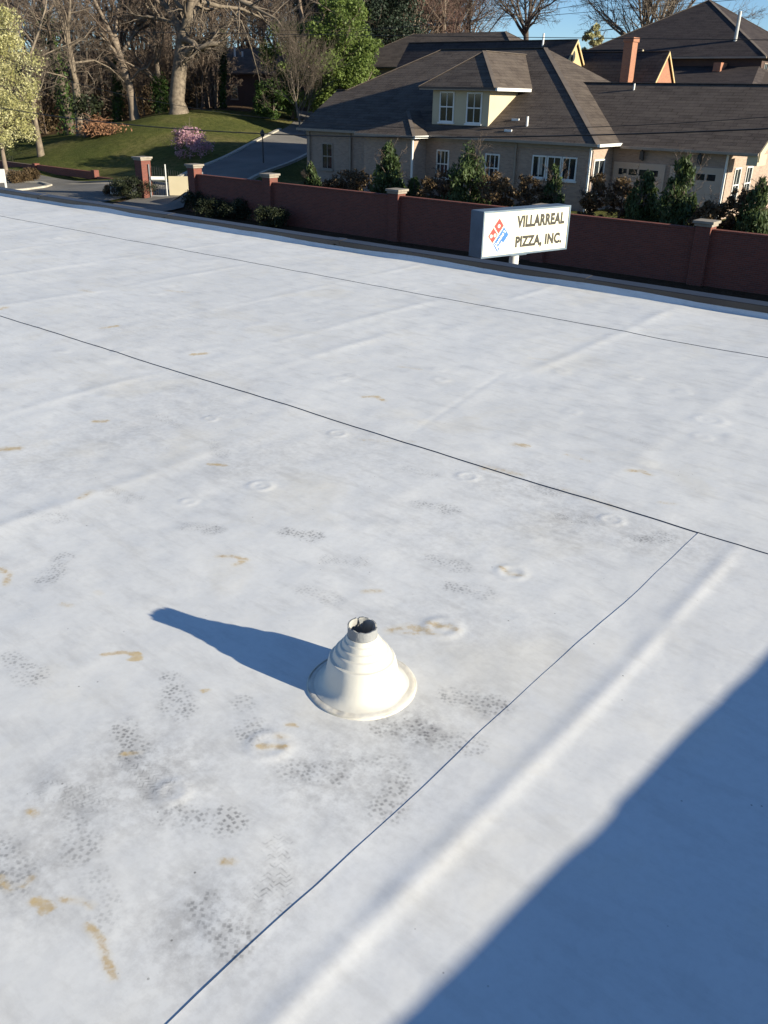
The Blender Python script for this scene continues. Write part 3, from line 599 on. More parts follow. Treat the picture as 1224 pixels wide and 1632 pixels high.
# ------------------------------------------------------------------ red brick garden wall with piers
WY = 33.0; PX = [-40.3, -34.35, -26.0, -18.3, -11.55, -3.6, 4.4]
bw = thing('brick_garden_wall', (-18, WY, 0), 'long dark red brick wall with stone-capped piers in front of the tan house', 'wall')
for a, b in zip(PX[:-1], PX[1:]):
    MB().box(a+.28, b-.28, WY-.11, WY+.11, -.2, 1.93).build('wall_panel', M['brick_red'], bw)
    MB().box(a+.28, b-.28, WY-.15, WY+.15, 1.932, 2.0).build('coping', M['brick_red'], bw, bevel=.01)
def pier(x, y, h, parent, w=.56):
    o = MB().box(x-w/2, x+w/2, y-w/2, y+w/2, -.2, h).build('pier', M['brick_red'], parent)
    m = MB(); m.box(x-w/2-.05, x+w/2+.05, y-w/2-.05, y+w/2+.05, h+.002, h+.10); m.box(x-w/2-.11, x+w/2+.11, y-w/2-.11, y+w/2+.11, h+.102, h+.20)
    m.build('pier_cap', M['stone'], o, bevel=.012); return o
for i, x in enumerate(PX): pier(x, WY, (2.3, 2.2, 2.08, 2.05, 2.08, 2.05, 2.05)[i], bw)
gp = thing('gate_pier', (-45.9, 33.7, 0), 'free-standing tall red brick pier left of the open metal gate', 'pier')
pier(-45.9, 33.7, 2.35, gp, .66)
MB().box(-46.32, -46.235, 33.55, 33.75, 1.75, 2.05).build('lamp', M['iron'], gp)
gt = thing('metal_gate', (-45.5, 33.8, 0), 'open picket driveway gate with pale posts and a cream panel', 'gate', rz=math.radians(47))
GL = 3.1
def gtop(u): return 2.05 - 0.62*(u/GL)**1.3
for u in (0.0, 0.95): MB().box(u, u+.06, -.03, .03, .05, 2.15).build('post', M['white'] if u else M['metal_grey'], gt, local=True)
MB().box(GL, GL+.07, -.035, .035, .05, 1.75).build('post', M['metal_grey'], gt, local=True)
for z in (.35, 1.25): MB().box(.1, GL-.01, -.02, .02, z, z+.05).build('rail', M['metal_grey'], gt, local=True)
n = 22
for i in range(n):
    u = .2 + (GL-.3)*i/(n-1)
    if abs(u-.99) < .07: continue
    MB().beam((u, 0.03, .12), (u, 0.03, gtop(u)), .02).build('picket', M['iron'], gt, local=True)
MB().box(1.12, GL+.02, -.10, -.055, .42, 1.50).build('cream_panel', M['cream'], gt, local=True)
MB().box(.1, .9, -.09, -.05, 1.30, 1.48).build('opener_box', M['white'], gt, local=True)

# ------------------------------------------------------------------ houses
def roofplane(parent, pts, mat, th=.13, name='roof_slope'):
    P_ = np.array(pts, float); nrm = np.cross(P_[1]-P_[0], P_[2]-P_[0]); nrm /= np.linalg.norm(nrm)
    if nrm[2] < 0: P_ = P_[::-1]; nrm = -nrm
    u = np.cross(UP, nrm); u /= np.linalg.norm(u); v = np.cross(nrm, u); m = MB()
    m.poly(P_, [(p@u, p@v) for p in P_]); lo = P_-np.array([0,0,th]); n = len(P_)
    m.poly(lo[::-1], [(0,0)]*n)
    for i in range(n): m.poly([P_[i], lo[i], lo[(i+1)%n], P_[(i+1)%n]], [(0,.1)]*4)
    return m.build(name, mat, parent)
def cap(parent, a, b, mat=None, w=.26): return MB().beam(np.array(a)+[0,0,.004], np.array(b)+[0,0,.004], w, .03).build('ridge_cap', mat or M['cap'], parent)
def mapper(face, plane):
    return (lambda u, d, z: (u, plane-d, z)) if face == 'S' else (lambda u, d, z: (plane+d, u, z))
def fbox(m, f, u0, u1, d0, d1, z0, z1):
    a, b = f(u0, d0, z0), f(u1, d1, z1); return m.box(min(a[0],b[0]), max(a[0],b[0]), min(a[1],b[1]), max(a[1],b[1]), z0, z1)
def win(parent, face, plane, u0, u1, z0, z1, nu=2, nz=2, mat=None, mid=True, curtain=False):
    f = mapper(face, plane); mat = mat or M['white']; m = MB(); w = .07
    fbox(m, f, u0, u1, -.02, .05, z0, z0+w); fbox(m, f, u0, u1, -.02, .05, z1-w, z1)
    fbox(m, f, u0, u0+w, -.02, .05, z0+w, z1-w); fbox(m, f, u1-w, u1, -.02, .05, z0+w, z1-w)
    o = m.build('window', mat, parent); zm = (z0+z1)/2
    for a, b in (((z0+w, zm), (zm, z1-w)) if mid else ((z0+w, z1-w),)):
        fbox(MB(), f, u0+w, u1-w, -.012, .008, a, b).build('pane', M['glass'], o)
    if curtain: fbox(MB(), f, u0+w+.25, u1-w-.15, .0085, .0095, z0+w+.1, z1-w).build('curtain', M['curtain'], o)
    m = MB()
    if mid: fbox(m, f, u0+w, u1-w, .009, .042, zm-.03, zm+.03)
    for i in range(1, nu): uu = u0+(u1-u0)*i/nu; fbox(m, f, uu-.018, uu+.018, .010, .034, z0+w, z1-w)
    for i in range(1, nz):
        zz = z0+(z1-z0)*i/nz
        if not mid or abs(zz-zm) > .1: fbox(m, f, u0+w, u1-w, .011, .030, zz-.018, zz+.018)
    m.build('muntin', mat, o)
    m = MB(); fbox(m, f, u0-.06, u1+.06, -.02, .10, z0-.09, z0-.002); m.build('sill', mat, o)
    return o
def pipe(parent, p, r, h, mat, name='vent_pipe'): return MB().lathe([(r,-.3),(r,h),(r*.7,h)], 10, (0,0)).build(name, mat, None) if parent is None else _pipe(parent, p, r, h, mat, name)
def _pipe(parent, p, r, h, mat, name):
    m = MB().lathe([(r, p[2]-.25), (r, p[2]+h), (r*.6, p[2]+h)], 10, (p[0], p[1])); return m.build(name, mat, parent)

H = thing('tan_brick_house', (-30, 45, 0.9), 'tan brick house with brown hip roof, cream dormer and garage wing behind the wall', 'house')
PT = .5725
# walls
MB().box(-40.6, -21.0, 42.3, 57.5, .8, 4.14).build('wall', M['brick_tan'], H)
MB().box(-34.8, -31.3, 41.0, 42.28, .8, 4.10).build('bay_wall', M['brick_tan'], H)
MB().box(-20.98, -15.0, 44.5, 53.9, .8, 4.03).build('garage_wall', M['brick_tan'], H)
MB().prism([(-15.3,44.5,4.031), (-15.3,53.9,4.031), (-15.3,49.2,6.75)], (.31,0,0)).build('gable_wall', M['cream'], H)
# main roof
ME_, RG = 4.2, 8.78
roofplane(H, [(-41,41.9,ME_), (-20.6,41.9,ME_), (-28.6,49.9,RG), (-36,49.9,RG), (-40.24,45.66,6.353), (-41,45.66,6.353)], M['shingle'])
roofplane(H, [(-20.6,41.9,ME_), (-20.6,57.9,ME_), (-28.6,49.9,RG)], M['shingle'])
roofplane(H, [(-20.6,57.9,ME_), (-44,57.9,ME_), (-36,49.9,RG), (-28.6,49.9,RG)], M['shingle'])
roofplane(H, [(-44,57.9,ME_), (-44,49.42,ME_), (-40.24,45.66,6.353), (-36,49.9,RG)], M['shingle'])
roofplane(H, [(-41,45.66,6.353), (-40.24,45.66,6.353), (-44,49.42,ME_), (-41,49.42,ME_)], M['shingle'])
MB().box(-43.6, -40.62, 49.5, 57.5, .8, 4.1).build('wall', M['brick_tan'], H)
MB().prism([(-40.9,42.3,4.14),(-40.9,49.0,4.14),(-40.9,45.66,6.15)], (.2,0,0)).build('gable_wall', M['cream'], H)
cap(H, (-20.6,41.9,ME_), (-28.6,49.9,RG)); cap(H, (-28.6,49.9,RG), (-36,49.9,RG)); cap(H, (-36,49.9,RG), (-40.24,45.66,6.36)); cap(H, (-40.24,45.66,6.36), (-41.05,45.66,6.36))
# bay
by, be, bx0, bx1 = 40.6, 4.17, -35.15, -30.9; bxm = (bx0+bx1)/2; bh = be+(bx1-bxm)*.55; yb = lambda z: 41.9+(z-ME_)/PT
roofplane(H, [(bx0,by,be), (bx1,by,be), (bxm,by+(bx1-bxm),bh)], M['shingle'])
roofplane(H, [(bx1,by,be), (bx1,41.95,be), (bxm,yb(bh),bh), (bxm,by+(bx1-bxm),bh)], M['shingle'])
roofplane(H, [(bx0,by,be), (bxm,by+(bx1-bxm),bh), (bxm,yb(bh),bh), (bx0,41.95,be)], M['shingle'])
cap(H, (bx1,by,be), (bxm,by+(bx1-bxm),bh), w=.2)
# dormer
dx0, dx1, dy, de = -32.05, -27.0, 42.35, 6.6; dxm = (dx0+dx1)/2; dh = de+(dx1-dxm)*.72; ya = dy+(dx1-dxm)
dw = MB().box(-31.35, -27.62, 42.8, 46.2, 4.35, 6.58).build('dormer_wall', M['cream'], H)
roofplane(H, [(dx0,dy,de), (dx1,dy,de), (dxm,ya,dh)], M['shingle'], .1)
roofplane(H, [(dx1,dy,de), (dx1,yb(de),de), (dxm,yb(dh),dh), (dxm,ya,dh)], M['shingle'], .1)
roofplane(H, [(dx0,dy,de), (dxm,ya,dh), (dxm,yb(dh),dh), (dx0,yb(de),de)], M['shingle'], .1)
cap(H, (dx1,dy,de), (dxm,ya,dh), w=.2); cap(H, (dxm,ya,dh), (dxm,yb(dh),dh), w=.2); cap(H, (dx0,dy,de), (dxm,ya,dh), w=.2)
MB().box(dx1-.02, dx1+.12, dy, yb(de)-.3, de-.16, de-.01).build('gutter', M['white'], H)  # sunlight put into the colour: right-hand gutter white, taupe kept for shaded fronts
MB().box(dx0+.05, dx1-.03, dy+.02, dy+.08, de-.16, de-.09).build('fascia', M['soffit'], H)
MB().box(dx0+.1, dx1-.1, dy+.1, 44.0, de-.13, de-.10).build('soffit', M['soffit'], H)
win(H, 'S', 42.8, -30.85, -29.88, 4.85, 6.38, 2, 2); win(H, 'S', 42.8, -29.05, -28.07, 4.83, 6.36, 2, 2)
# garage wing
ge, gr, gx1 = 4.08, 7.0, -13.6
roofplane(H, [(-20.4,44.1,ge), (gx1,44.1,ge), (gx1,49.2,gr), (-25.5,49.2,gr)], M['shingle'])
roofplane(H, [(-20.4,54.3,ge), (-25.5,49.2,gr), (gx1,49.2,gr), (gx1,54.3,ge)], M['shingle'])
cap(H, (-25.5,49.2,gr), (gx1,49.2,gr))
MB().prism([(gx1+.003,44.15,ge-.40), (gx1+.003,44.15,ge-.01), (gx1+.003,49.2,gr-.01), (gx1+.003,49.2,gr-.32)], (.05,0,0)).build('rake_board', M['cream'], H)
MB().box(-14.1, gx1-.002, 44.12, 45.35, 3.52, 4.0).build('cornice_return', M['cream'], H)
MB().prism([(-14.98,44.2,ge-.15), (-14.98,49.2,gr-.15), (gx1-.01,49.2,gr-.15), (gx1-.01,44.2,ge-.15)], (0,0,-.03)).build('soffit', M['soffit'], H)
# gutters, fascia, downspouts; gutter colour carries the light: sunlit right white, shaded front taupe
MB().box(-41.0, bx0, 41.78, 41.9, 4.06, 4.19).build('gutter', M['soffit'], H)
MB().box(bx1+.1, -20.6, 41.78, 41.9, 4.06, 4.19).build('gutter', M['soffit'], H)
MB().box(bx0, bx1, 40.48, 40.6, 4.03, 4.16).build('gutter', M['soffit'], H)
MB().box(bx1+.002, bx1+.14, 40.5, 41.9, 4.03, 4.16).build('gutter', M['white'], H)
MB().box(-20.598, -20.45, 41.8, 44.3, 4.06, 4.19).build('gutter', M['white'], H)
MB().box(-20.4, gx1, 43.98, 44.1, 3.95, 4.07).build('gutter', M['soffit'], H)
MB().box(-40.6, -21.0, 42.22, 42.297, 3.86, 4.05).build('frieze_board', M['soffit'], H)
for x, y, t in ((-31.25,40.93,4.0), (-21.1,42.2,4.0), (-25.4,42.2,4.0), (-15.1,44.42,3.93), (-40.3,42.2,4.0), (-36.9,42.2,4.0)):
    MB().box(x-.05, x+.05, y-.04, y+.05, .9, t).build('downspout', M['white'] if x in (-31.25,-21.1,-15.1) else M['soffit'], H, bevel=.008)
# windows and doors
win(H, 'S', 42.3, -30.55, -29.7, 2.0, 3.45, 3, 2); win(H, 'S', 42.3, -27.3, -26.4, 2.0, 3.42, 3, 2)
for k in range(3): win(H, 'S', 42.3, -24.4+.87*k, -24.4+.87*k+.83, 2.4, 3.5, 2, 1, mid=False, curtain=(k == 0))
win(H, 'E', -21.0, 42.42, 43.62, 1.75, 3.45, 2, 2); win(H, 'S', 41.0, -33.6, -32.5, 1.9, 3.4, 2, 2, mat=M['soffit'])
win(H, 'S', 42.3, -39.3, -38.4, 1.9, 3.4, 2, 2, mat=M['soffit'])
win(H, 'E', -15.0, 45.4, 46.3, 1.7, 3.3, 2, 2); win(H, 'E', -15.0, 47.1, 48.0, 1.7, 3.3, 2, 2)
for x0, x1 in ((-20.72,-18.2), (-17.7,-15.3)):
    f = mapper('S', 44.5); gd = MB().box(x0, x1, 44.46, 44.499, .9, 3.15).build('garage_door', M['garage'], H)
    m = MB()
    for a, b, c0, d0 in ((x0-.12,x0,.9,3.3),(x1,x1+.12,.9,3.3),(x0,x1,3.152,3.3)): m.box(a, b, 44.43, 44.498, c0, d0)
    m.build('door_frame', M['garage'], gd)
    for k in range(4):
        a = x0+.18+k*(x1-x0-.3)/4; wd = (x1-x0-.3)/4-.12
        MB().box(a, a+wd, 44.440, 44.458, 2.72, 3.0).build('pane', M['glass'], gd)
        for zz in (1.0, 1.55, 2.1): MB().box(a-.02, a+wd+.02, 44.447, 44.459, zz, zz+.42).build('door_panel', M['garage'], gd, bevel=.006)
for x in (-19.35, -16.4): 
    m = MB(); m.box(x-.05, x+.05, 44.38, 44.499, 3.42, 3.62); m.box(x-.09, x+.09, 44.25, 44.39, 3.48, 3.86); m.beam((x,44.32,3.86), (x,44.32,4.0), .1, .1, 4, .02); m.build('wall_lamp', M['iron'], H)
def onroof(x, y): # height of the main front slope
    return ME_+(y-41.9)*PT
for px, py, h, w in ((843,200,.45,.06), (843,215,.0,.0)):
    if w: P0 = at(px, py, Y=43.2); _pipe(H, (P0[0], 43.0, onroof(0,43.0)), w, h, M['white'], 'roof_vent')
for x, y in ((-26.3,43.4), (-26.15,42.5)): MB().box(x-.22, x+.22, y-.03, y+.05, onroof(0,y)-.02, onroof(0,y)+.09).build('snow_guard', M['white'], H)
_pipe(H, (-22.2, 48.6, 4.08+4.5*PT), .05, .3, M['white'], 'roof_vent')
for v_ in (.6, 2.2):
    pass

def gable_house(H, x0, x1, ym, hw, zr, pitch, zb, roofm, wallm, rake=None, ov=.12):
    ze = zr-hw*pitch
    roofplane(H, [(x0,ym-hw,ze), (x1,ym-hw,ze), (x1,ym,zr), (x0,ym,zr)], roofm); roofplane(H, [(x0,ym,zr), (x1,ym,zr), (x1,ym+hw,ze), (x0,ym+hw,ze)], roofm)
    MB().box(x0+ov, x1-ov, ym-hw+.3, ym+hw-.3, zb, ze+.05).build('wall', wallm, H)
    MB().prism([(x1-ov-.2,ym-hw+.3,ze+.052), (x1-ov-.2,ym+hw-.3,ze+.052), (x1-ov-.2,ym,zr-.14-.3*pitch*.3)], (.2,0,0)).build('gable_wall', wallm, H)
    if rake:
        for s in (-1, 1):
            MB().prism([(x1+.002,ym,zr-.005), (x1+.002,ym,zr-.2), (x1+.002,ym+s*hw,ze-.2), (x1+.002,ym+s*hw,ze-.005)], (.05,0,0)).build('rake_board', rake, H)
    cap(H, (x0,ym,zr), (x1,ym,zr), w=.2)
def hip_house(H, x0, x1, y0, y1, ze, pitch, zb, roofm, wallm, ov=.4):
    d = min(x1-x0, y1-y0)/2; zr = ze+d*pitch
    if x1-x0 >= y1-y0: a, b = (x0+d,(y0+y1)/2,zr), (x1-d,(y0+y1)/2,zr)
    else: a, b = ((x0+x1)/2,y0+d,zr), ((x0+x1)/2,y1-d,zr)
    c00, c10, c11, c01 = (x0,y0,ze), (x1,y0,ze), (x1,y1,ze), (x0,y1,ze)
    sq = np.linalg.norm(np.array(a)-np.array(b)) < .05
    if sq: pl = [[c00,c10,a],[c10,c11,a],[c11,c01,a],[c01,c00,a]]
    elif x1-x0 >= y1-y0: pl = [[c00,c10,b,a],[c10,c11,b],[c11,c01,a,b],[c01,c00,a]]
    else: pl = [[c00,c10,a],[c10,c11,b,a],[c11,c01,b],[c01,c00,a,b]]
    for p in pl: roofplane(H, p, roofm)
    for c_, e in ((c00,a),(c10,b if x1-x0 >= y1-y0 else a),(c11,b),(c01,a if x1-x0 >= y1-y0 else b)): cap(H, c_, e, w=.22)
    MB().box(x0+ov, x1-ov, y0+ov, y1-ov, zb, ze-.06).build('wall', wallm, H)
    return a, b
B1 = thing('tan_gabled_house', (-39, 62, 1.2), 'house behind with tan gable and small round vent above the main ridge', 'house')
gable_house(B1, -48, -33, 62.0, 3.6, 9.9, 1.15, 1.0, M['shingle_dark'], M['tan_trim'], M['tan_trim'])
MB().lathe([(.001,0),(.27,0),(.27,.04),(.001,.04)], 16).build('x', M['iron'], None) if False else None
m = MB(); b_ = [(-33.115, 61.75+.28*math.cos(a), 8.85+.36*math.sin(a)) for a in np.linspace(0, 2*math.pi, 17)[:-1]]; m.prism(b_, (.04,0,0)); m.build('round_vent', M['iron'], B1)
_pipe(B1, (-35.6, 61.7, 9.55), .07, .75, M['white'], 'roof_pipe'); 
_pipe(B1, (-36.6, 60.2, 7.85), .08, .5, M['white'], 'roof_pipe')
B1b = thing('hip_roof_house', (-52, 76, 2), 'low brown hip roof house with sunlit right slope just behind the tan gable', 'house')
e1 = at(806,50,Y=76)
hip_house(B1b, e1[0]-16, e1[0]+5.5, 70.5, 81.5, e1[2]-5.5*.55, .55, 1.5, M['shingle'], M['brick_tan'])
B2 = thing('brick_chimney_house', (-30, 65, 1.2), 'brick house with tall chimney and orange sunlit gable behind the garage wing', 'house')
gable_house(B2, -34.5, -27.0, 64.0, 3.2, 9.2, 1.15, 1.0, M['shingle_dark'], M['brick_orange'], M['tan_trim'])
gable_house(B2, -41, -31.0, 68.5, 4.2, 9.55, .8, 1.0, M['shingle_dark'], M['cream'], M['cream'])
cx_ = at(1011,60,Y=62.2)
ch = MB().box(cx_[0]-.40, cx_[0]+.22, 61.6, 62.4, 1.0, cx_[2]-.28).build('chimney', M['brick_orange'], B2)
MB().box(cx_[0]-.47, cx_[0]+.29, 61.53, 62.47, cx_[2]-.278, cx_[2]).build('chimney_cap', M['brick_orange'], ch, bevel=.02)
B3 = thing('dark_pyramid_roof_house', (-31, 79, 1.2), 'tall house with steep dark pyramid roof and metal flue at the right', 'house')
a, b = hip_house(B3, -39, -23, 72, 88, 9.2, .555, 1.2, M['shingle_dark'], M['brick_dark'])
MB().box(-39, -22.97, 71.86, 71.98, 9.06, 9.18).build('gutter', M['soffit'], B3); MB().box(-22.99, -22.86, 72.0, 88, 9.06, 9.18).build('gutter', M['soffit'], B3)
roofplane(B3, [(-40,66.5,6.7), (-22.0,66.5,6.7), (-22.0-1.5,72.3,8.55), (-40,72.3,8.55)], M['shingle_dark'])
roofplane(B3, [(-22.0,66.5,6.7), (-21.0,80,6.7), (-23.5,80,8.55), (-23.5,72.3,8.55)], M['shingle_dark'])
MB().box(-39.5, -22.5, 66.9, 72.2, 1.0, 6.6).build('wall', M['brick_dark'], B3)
q_ = at(1147,106,Y=71.5); MB().box(q_[0]-.3, q_[0]+.25, 71.0, 72.3, q_[2]-.35, q_[2]+.25).build('sunlit_brick_box', M['brick_orange'], B3)  # added box in orange brick, stands in for a sunlit patch of wall
f0 = at(1173,57,X=-26.2); _pipe(B3, (f0[0], f0[1], f0[2]-.4), .13, 2.0, M['metal_grey'], 'flue')
win(B3, 'E', -23.4, 73.0, 73.9, 7.0, 8.8, 2, 2, mat=M['soffit']); win(B3, 'E', -23.4, 74.5, 75.4, 7.0, 8.8, 2, 2, mat=M['soffit'])
B4 = thing('dark_hip_roof_house', (-24, 96, 1.2), 'dark hip roof peeking out right of the pyramid roof', 'house')
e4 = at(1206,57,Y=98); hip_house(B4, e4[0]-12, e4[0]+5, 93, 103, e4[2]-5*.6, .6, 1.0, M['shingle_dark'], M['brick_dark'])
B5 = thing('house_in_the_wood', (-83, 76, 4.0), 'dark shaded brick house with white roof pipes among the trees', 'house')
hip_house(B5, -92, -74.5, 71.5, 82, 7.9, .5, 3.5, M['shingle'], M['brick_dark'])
for px, py in ((375,100), (387,100)):
    P0 = at(px, py, Y=75.0); _pipe(B5, (P0[0], 75.0, 7.9+3.5*.5), .11, 1.0 if px == 375 else .5, M['white'], 'roof_pipe')
for x in (-88, -84, -80.5): win(B5, 'S', 71.9, x, x+1.1, 5.3, 6.8, 2, 2, mat=M['soffit'])

# ------------------------------------------------------------------ trees
def nrm(v): return v/np.linalg.norm(v)
def tubes(polys):
    """polylines (points, radii) -> one quad mesh"""
    groups = {}
    for P_, R_ in polys:
        r = R_[0]; k = 9 if r > .25 else 6 if r > .08 else 4 if r > .03 else 3
        groups.setdefault((len(P_), k), []).append((P_, R_))
    VV, FF, base = [], [], 0
    for (n, k), L in groups.items():
        P_ = np.array([l[0] for l in L]); R_ = np.array([l[1] for l in L]); mcount = len(L)
        T = np.gradient(P_, axis=1); T /= np.linalg.norm(T, axis=2, keepdims=True)+1e-9
        ref = np.where(np.abs(T[:,:1,2:3]) > .9, np.array([1.0,0,0]), np.array([0,0,1.0]))
        A_ = np.cross(T, np.broadcast_to(ref, T.shape)); A_ /= np.linalg.norm(A_, axis=2, keepdims=True)+1e-9; B_ = np.cross(T, A_)
        an = 2*np.pi*np.arange(k)/k
        V = P_[:,:,None,:] + R_[:,:,None,None]*(A_[:,:,None,:]*np.cos(an)[:,None] + B_[:,:,None,:]*np.sin(an)[:,None])
        idx = base + np.arange(mcount*n*k).reshape(mcount, n, k)
        F = np.stack([idx[:,:-1,:], np.roll(idx[:,:-1,:], -1, 2), np.roll(idx[:,1:,:], -1, 2), idx[:,1:,:]], -1).reshape(-1, 4)
        VV.append(V.reshape(-1, 3)); FF.append(F); base += mcount*n*k
    return np.concatenate(VV), np.concatenate(FF)
def grow(rng, p, d, L, r0, lvl, out, S):
    n = 6 if lvl == 0 else 5 if lvl == 1 else 4
    pts = [np.array(p, float)]; d = nrm(np.array(d, float)); dirs = [d]
    for i in range(n-1):
        d = nrm(d + rng.normal(0, S['wander'][min(lvl, len(S['wander'])-1)], 3) + UP*S['up'][min(lvl, len(S['up'])-1)])
        pts.append(pts[-1] + d*L/(n-1)); dirs.append(d)
    tip = S['tip'] if lvl else .45
    rad = r0*np.linspace(1, tip, n)
    if lvl == 0: rad[0] *= 1.35
    out.append((lvl, np.array(pts), rad)); spawn(rng, pts, dirs, rad, L, lvl, out, S)
def spawn(rng, pts, dirs, rad, L, lvl, out, S, lo=None):
    if lvl >= S['max']: return
    n = len(pts); lo = S['first'] if lvl == 0 and lo is None else (.25 if lo is None else lo)
    K = S['kids'][lvl]
    for j in range(K):
        t = lo + (1-lo)*(j+rng.random())/K; f = t*(n-1); i = min(int(f), n-2); f -= i
        p = pts[i]*(1-f)+pts[i+1]*f; d = dirs[i]; a = nrm(np.cross(d, rng.normal(0, 1, 3)))
        an = math.radians(rng.uniform(*S['angle'])); cd = d*math.cos(an)+a*math.sin(an); cd = nrm(cd*np.array([1,1,S.get('flat',1.0)]))
        rr = (rad[i]*(1-f)+rad[i+1]*f)*rng.uniform(.4,.68); l = L*rng.uniform(*S['ratio'])*(1.15-.45*t)
        grow(rng, p, cd, l, max(rr, S['rmin']), lvl+1, out, S)
BS = dict(kids=[11,7,6,5], max=4, wander=[.05,.16,.2,.25,.3], up=[.04,.10,.06,.04,.02], tip=.3, angle=(28,62), ratio=(.38,.62), first=.35, rmin=.009)
def mesh_tree(out, split=1):
    a = [(p, r) for l, p, r in out if l <= split]; b = [(p, r) for l, p, r in out if l > split]
    return tubes(a), tubes(b)
def tree(name, label, base, height, r0, seed, S=None, lean=(0,0), bark='bark', twig='twig_brown', group=None, limbs=None, ivy=None):
    rng = np.random.default_rng(seed); st = dict(BS); st.update(S or {}); out = []
    d = nrm(np.array([RIGHT[0]*lean[0]+FWD[0]*lean[1], RIGHT[1]*lean[0]+FWD[1]*lean[1], 1.0]))
    if limbs is None: grow(rng, (0,0,-.3), d, height, r0, 0, out, st)
    else:
        for lvl, pts, ra, rb, L in limbs:
            pts = [np.array(p, float)-np.array(base) for p in pts]; rad = np.linspace(ra, rb, len(pts))
            if lvl == 0: rad[0] *= 1.35
            out.append((lvl, np.array(pts), rad)); dirs = [nrm(b-a) for a, b in zip(pts[:-1], pts[1:])]; dirs.append(dirs[-1])
            spawn(rng, pts, dirs, rad, L, lvl, out, st, .5 if lvl == 0 else .2)
    t = thing(name, tuple(base), label, 'tree', group)
    (V, F), (V2, F2) = mesh_tree(out)
    link('trunk', np_mesh('trunk', V, F, True), M[bark], t); link('crown', np_mesh('crown', V2, F2, True), M[twig], t)
    if ivy:
        P0 = out[0][1]; z = ivy; q = rng.random(2600)*z*(len(P0)-1); i = np.clip(q.astype(int), 0, len(P0)-2); f = (q-i)[:,None]
        c = P0[i]*(1-f)+P0[i+1]*f + rng.normal(0, r0*1.1, (2600,3))*[1,1,.6]
        Vl, Fl = leafquads(rng, c, .13); link('ivy', np_mesh('ivy', Vl, Fl), M['leaf_ivy'], t)
    return t
def leafquads(rng, C_, size, up=0.0, long=1.0):
    n = len(C_); a = rng.normal(0, 1, (n,3)); a[:,2] += up*2; a /= np.linalg.norm(a, axis=1, keepdims=True)
    b = np.cross(a, rng.normal(0, 1, (n,3))); b /= np.linalg.norm(b, axis=1, keepdims=True)
    s = size*rng.uniform(.6, 1.3, (n,1)); a = a*s*long; b = b*s*.55
    V = np.stack([C_-a*.9, C_+b, C_+a, C_-b], 1).reshape(-1, 3); F = np.arange(4*n).reshape(n, 4); return V, F
def blobs(rng, centers, n):
    """leaf points through a set of ellipsoid clumps, thicker at their skin"""
    c = np.array([x[:3] for x in centers], float); r = np.array([x[3:6] for x in centers], float)
    w = r.prod(1)**(2/3); k = rng.choice(len(c), n, p=w/w.sum()); d = rng.normal(0, 1, (n,3)); d /= np.linalg.norm(d, axis=1, keepdims=True)
    return c[k] + d*r[k]*(rng.random((n,1))**.45)*rng.uniform(.75, 1.08, (n,1))
def leafy(name, label, cat, base, height, rad, seed, mat, n, size, bark='bark', trunk=True, shape='round', group=None, clumps=40, up=0., long=1.0, low=.2):
    rng = np.random.default_rng(seed); t = thing(name, tuple(base), label, cat, group); out = []
    st = dict(BS); st.update(kids=[9,5,4,0], max=3, first=.15)
    grow(rng, (0,0,-.2), (0,0,1), height*.92, max(.03, rad*.045), 0, out, st)
    (V, F), (V2, F2) = mesh_tree(out); V = np.concatenate([V, V2]); F = np.concatenate([F, F2+len(V)-len(V2)])
    V[:,:2] = V[:,:2]*np.minimum(1, rad*.8/np.maximum(np.hypot(V[:,0], V[:,1]), 1e-6))[:,None]
    link('trunk', np_mesh('trunk', V, F, True), M[bark], t)
    cs = []
    for i in range(clumps):
        h = low + (1-low)*rng.random()**(1.25 if shape == 'cone' else .9)
        if shape == 'cone': R = rad*(1-h)**.75+.06*rad
        elif shape == 'column': R = rad*min(1, (1-h)*3.2+.12)*(.75+.25*math.sin(h*3))
        else: R = rad*math.sqrt(max(.02, 1-((h-.55)/.5)**2))
        an = rng.random()*6.283; rr = R*math.sqrt(rng.random())*.85; s = rad*rng.uniform(.16,.34)*(.6+.5*(R/rad))
        cs.append((rr*math.cos(an), rr*math.sin(an), h*height*.95, s, s, s*(1.35 if shape != 'round' else .8)))
    V, F = leafquads(rng, blobs(rng, cs, n), size, up, long); link('crown', np_mesh('crown', V, F), M[mat], t)
    return t
def gpt(px, py, r, dz=0.0):
    p = at(px, py, r=r); return np.array([p[0], p[1], tz(p[0], p[1])+dz])

# the wood behind the lawn, one brown mass of bare branches
rngw = np.random.default_rng(21); variants = []
for s in range(6):
    out = []; st = dict(BS); st.update(kids=[9,6,5,4] if s < 4 else [12,6,4,3], first=.18 if s < 4 else .02, rmin=.014, angle=(25,60))
    grow(np.random.default_rng(100+s), (0,0,-.5), (rngw.normal(0,.08), rngw.normal(0,.08), 1), 14.0 if s < 4 else 5.5, .2 if s < 4 else .06, 0, out, st)
    variants.append(tubes([(p, r) for l, p, r in out]))
VV, FF, nb = [], [], 0
spots = []
for i in range(120):
    px = -120 + 860*(i+rngw.random())/120; r = rngw.uniform(97, 165); spots.append((px, r, rngw.integers(0, 4), rngw.uniform(.85, 1.3)))
for i in range(60):
    px = -60 + 420*rngw.random(); r = rngw.uniform(93, 112); spots.append((px, r, rngw.integers(4, 6), rngw.uniform(.7, 1.3)))
for i in range(60):
    px = 250 + 470*(i+rngw.random())/60; r = rngw.uniform(116, 172); spots.append((px, r, rngw.integers(0, 4), rngw.uniform(.85, 1.2)))
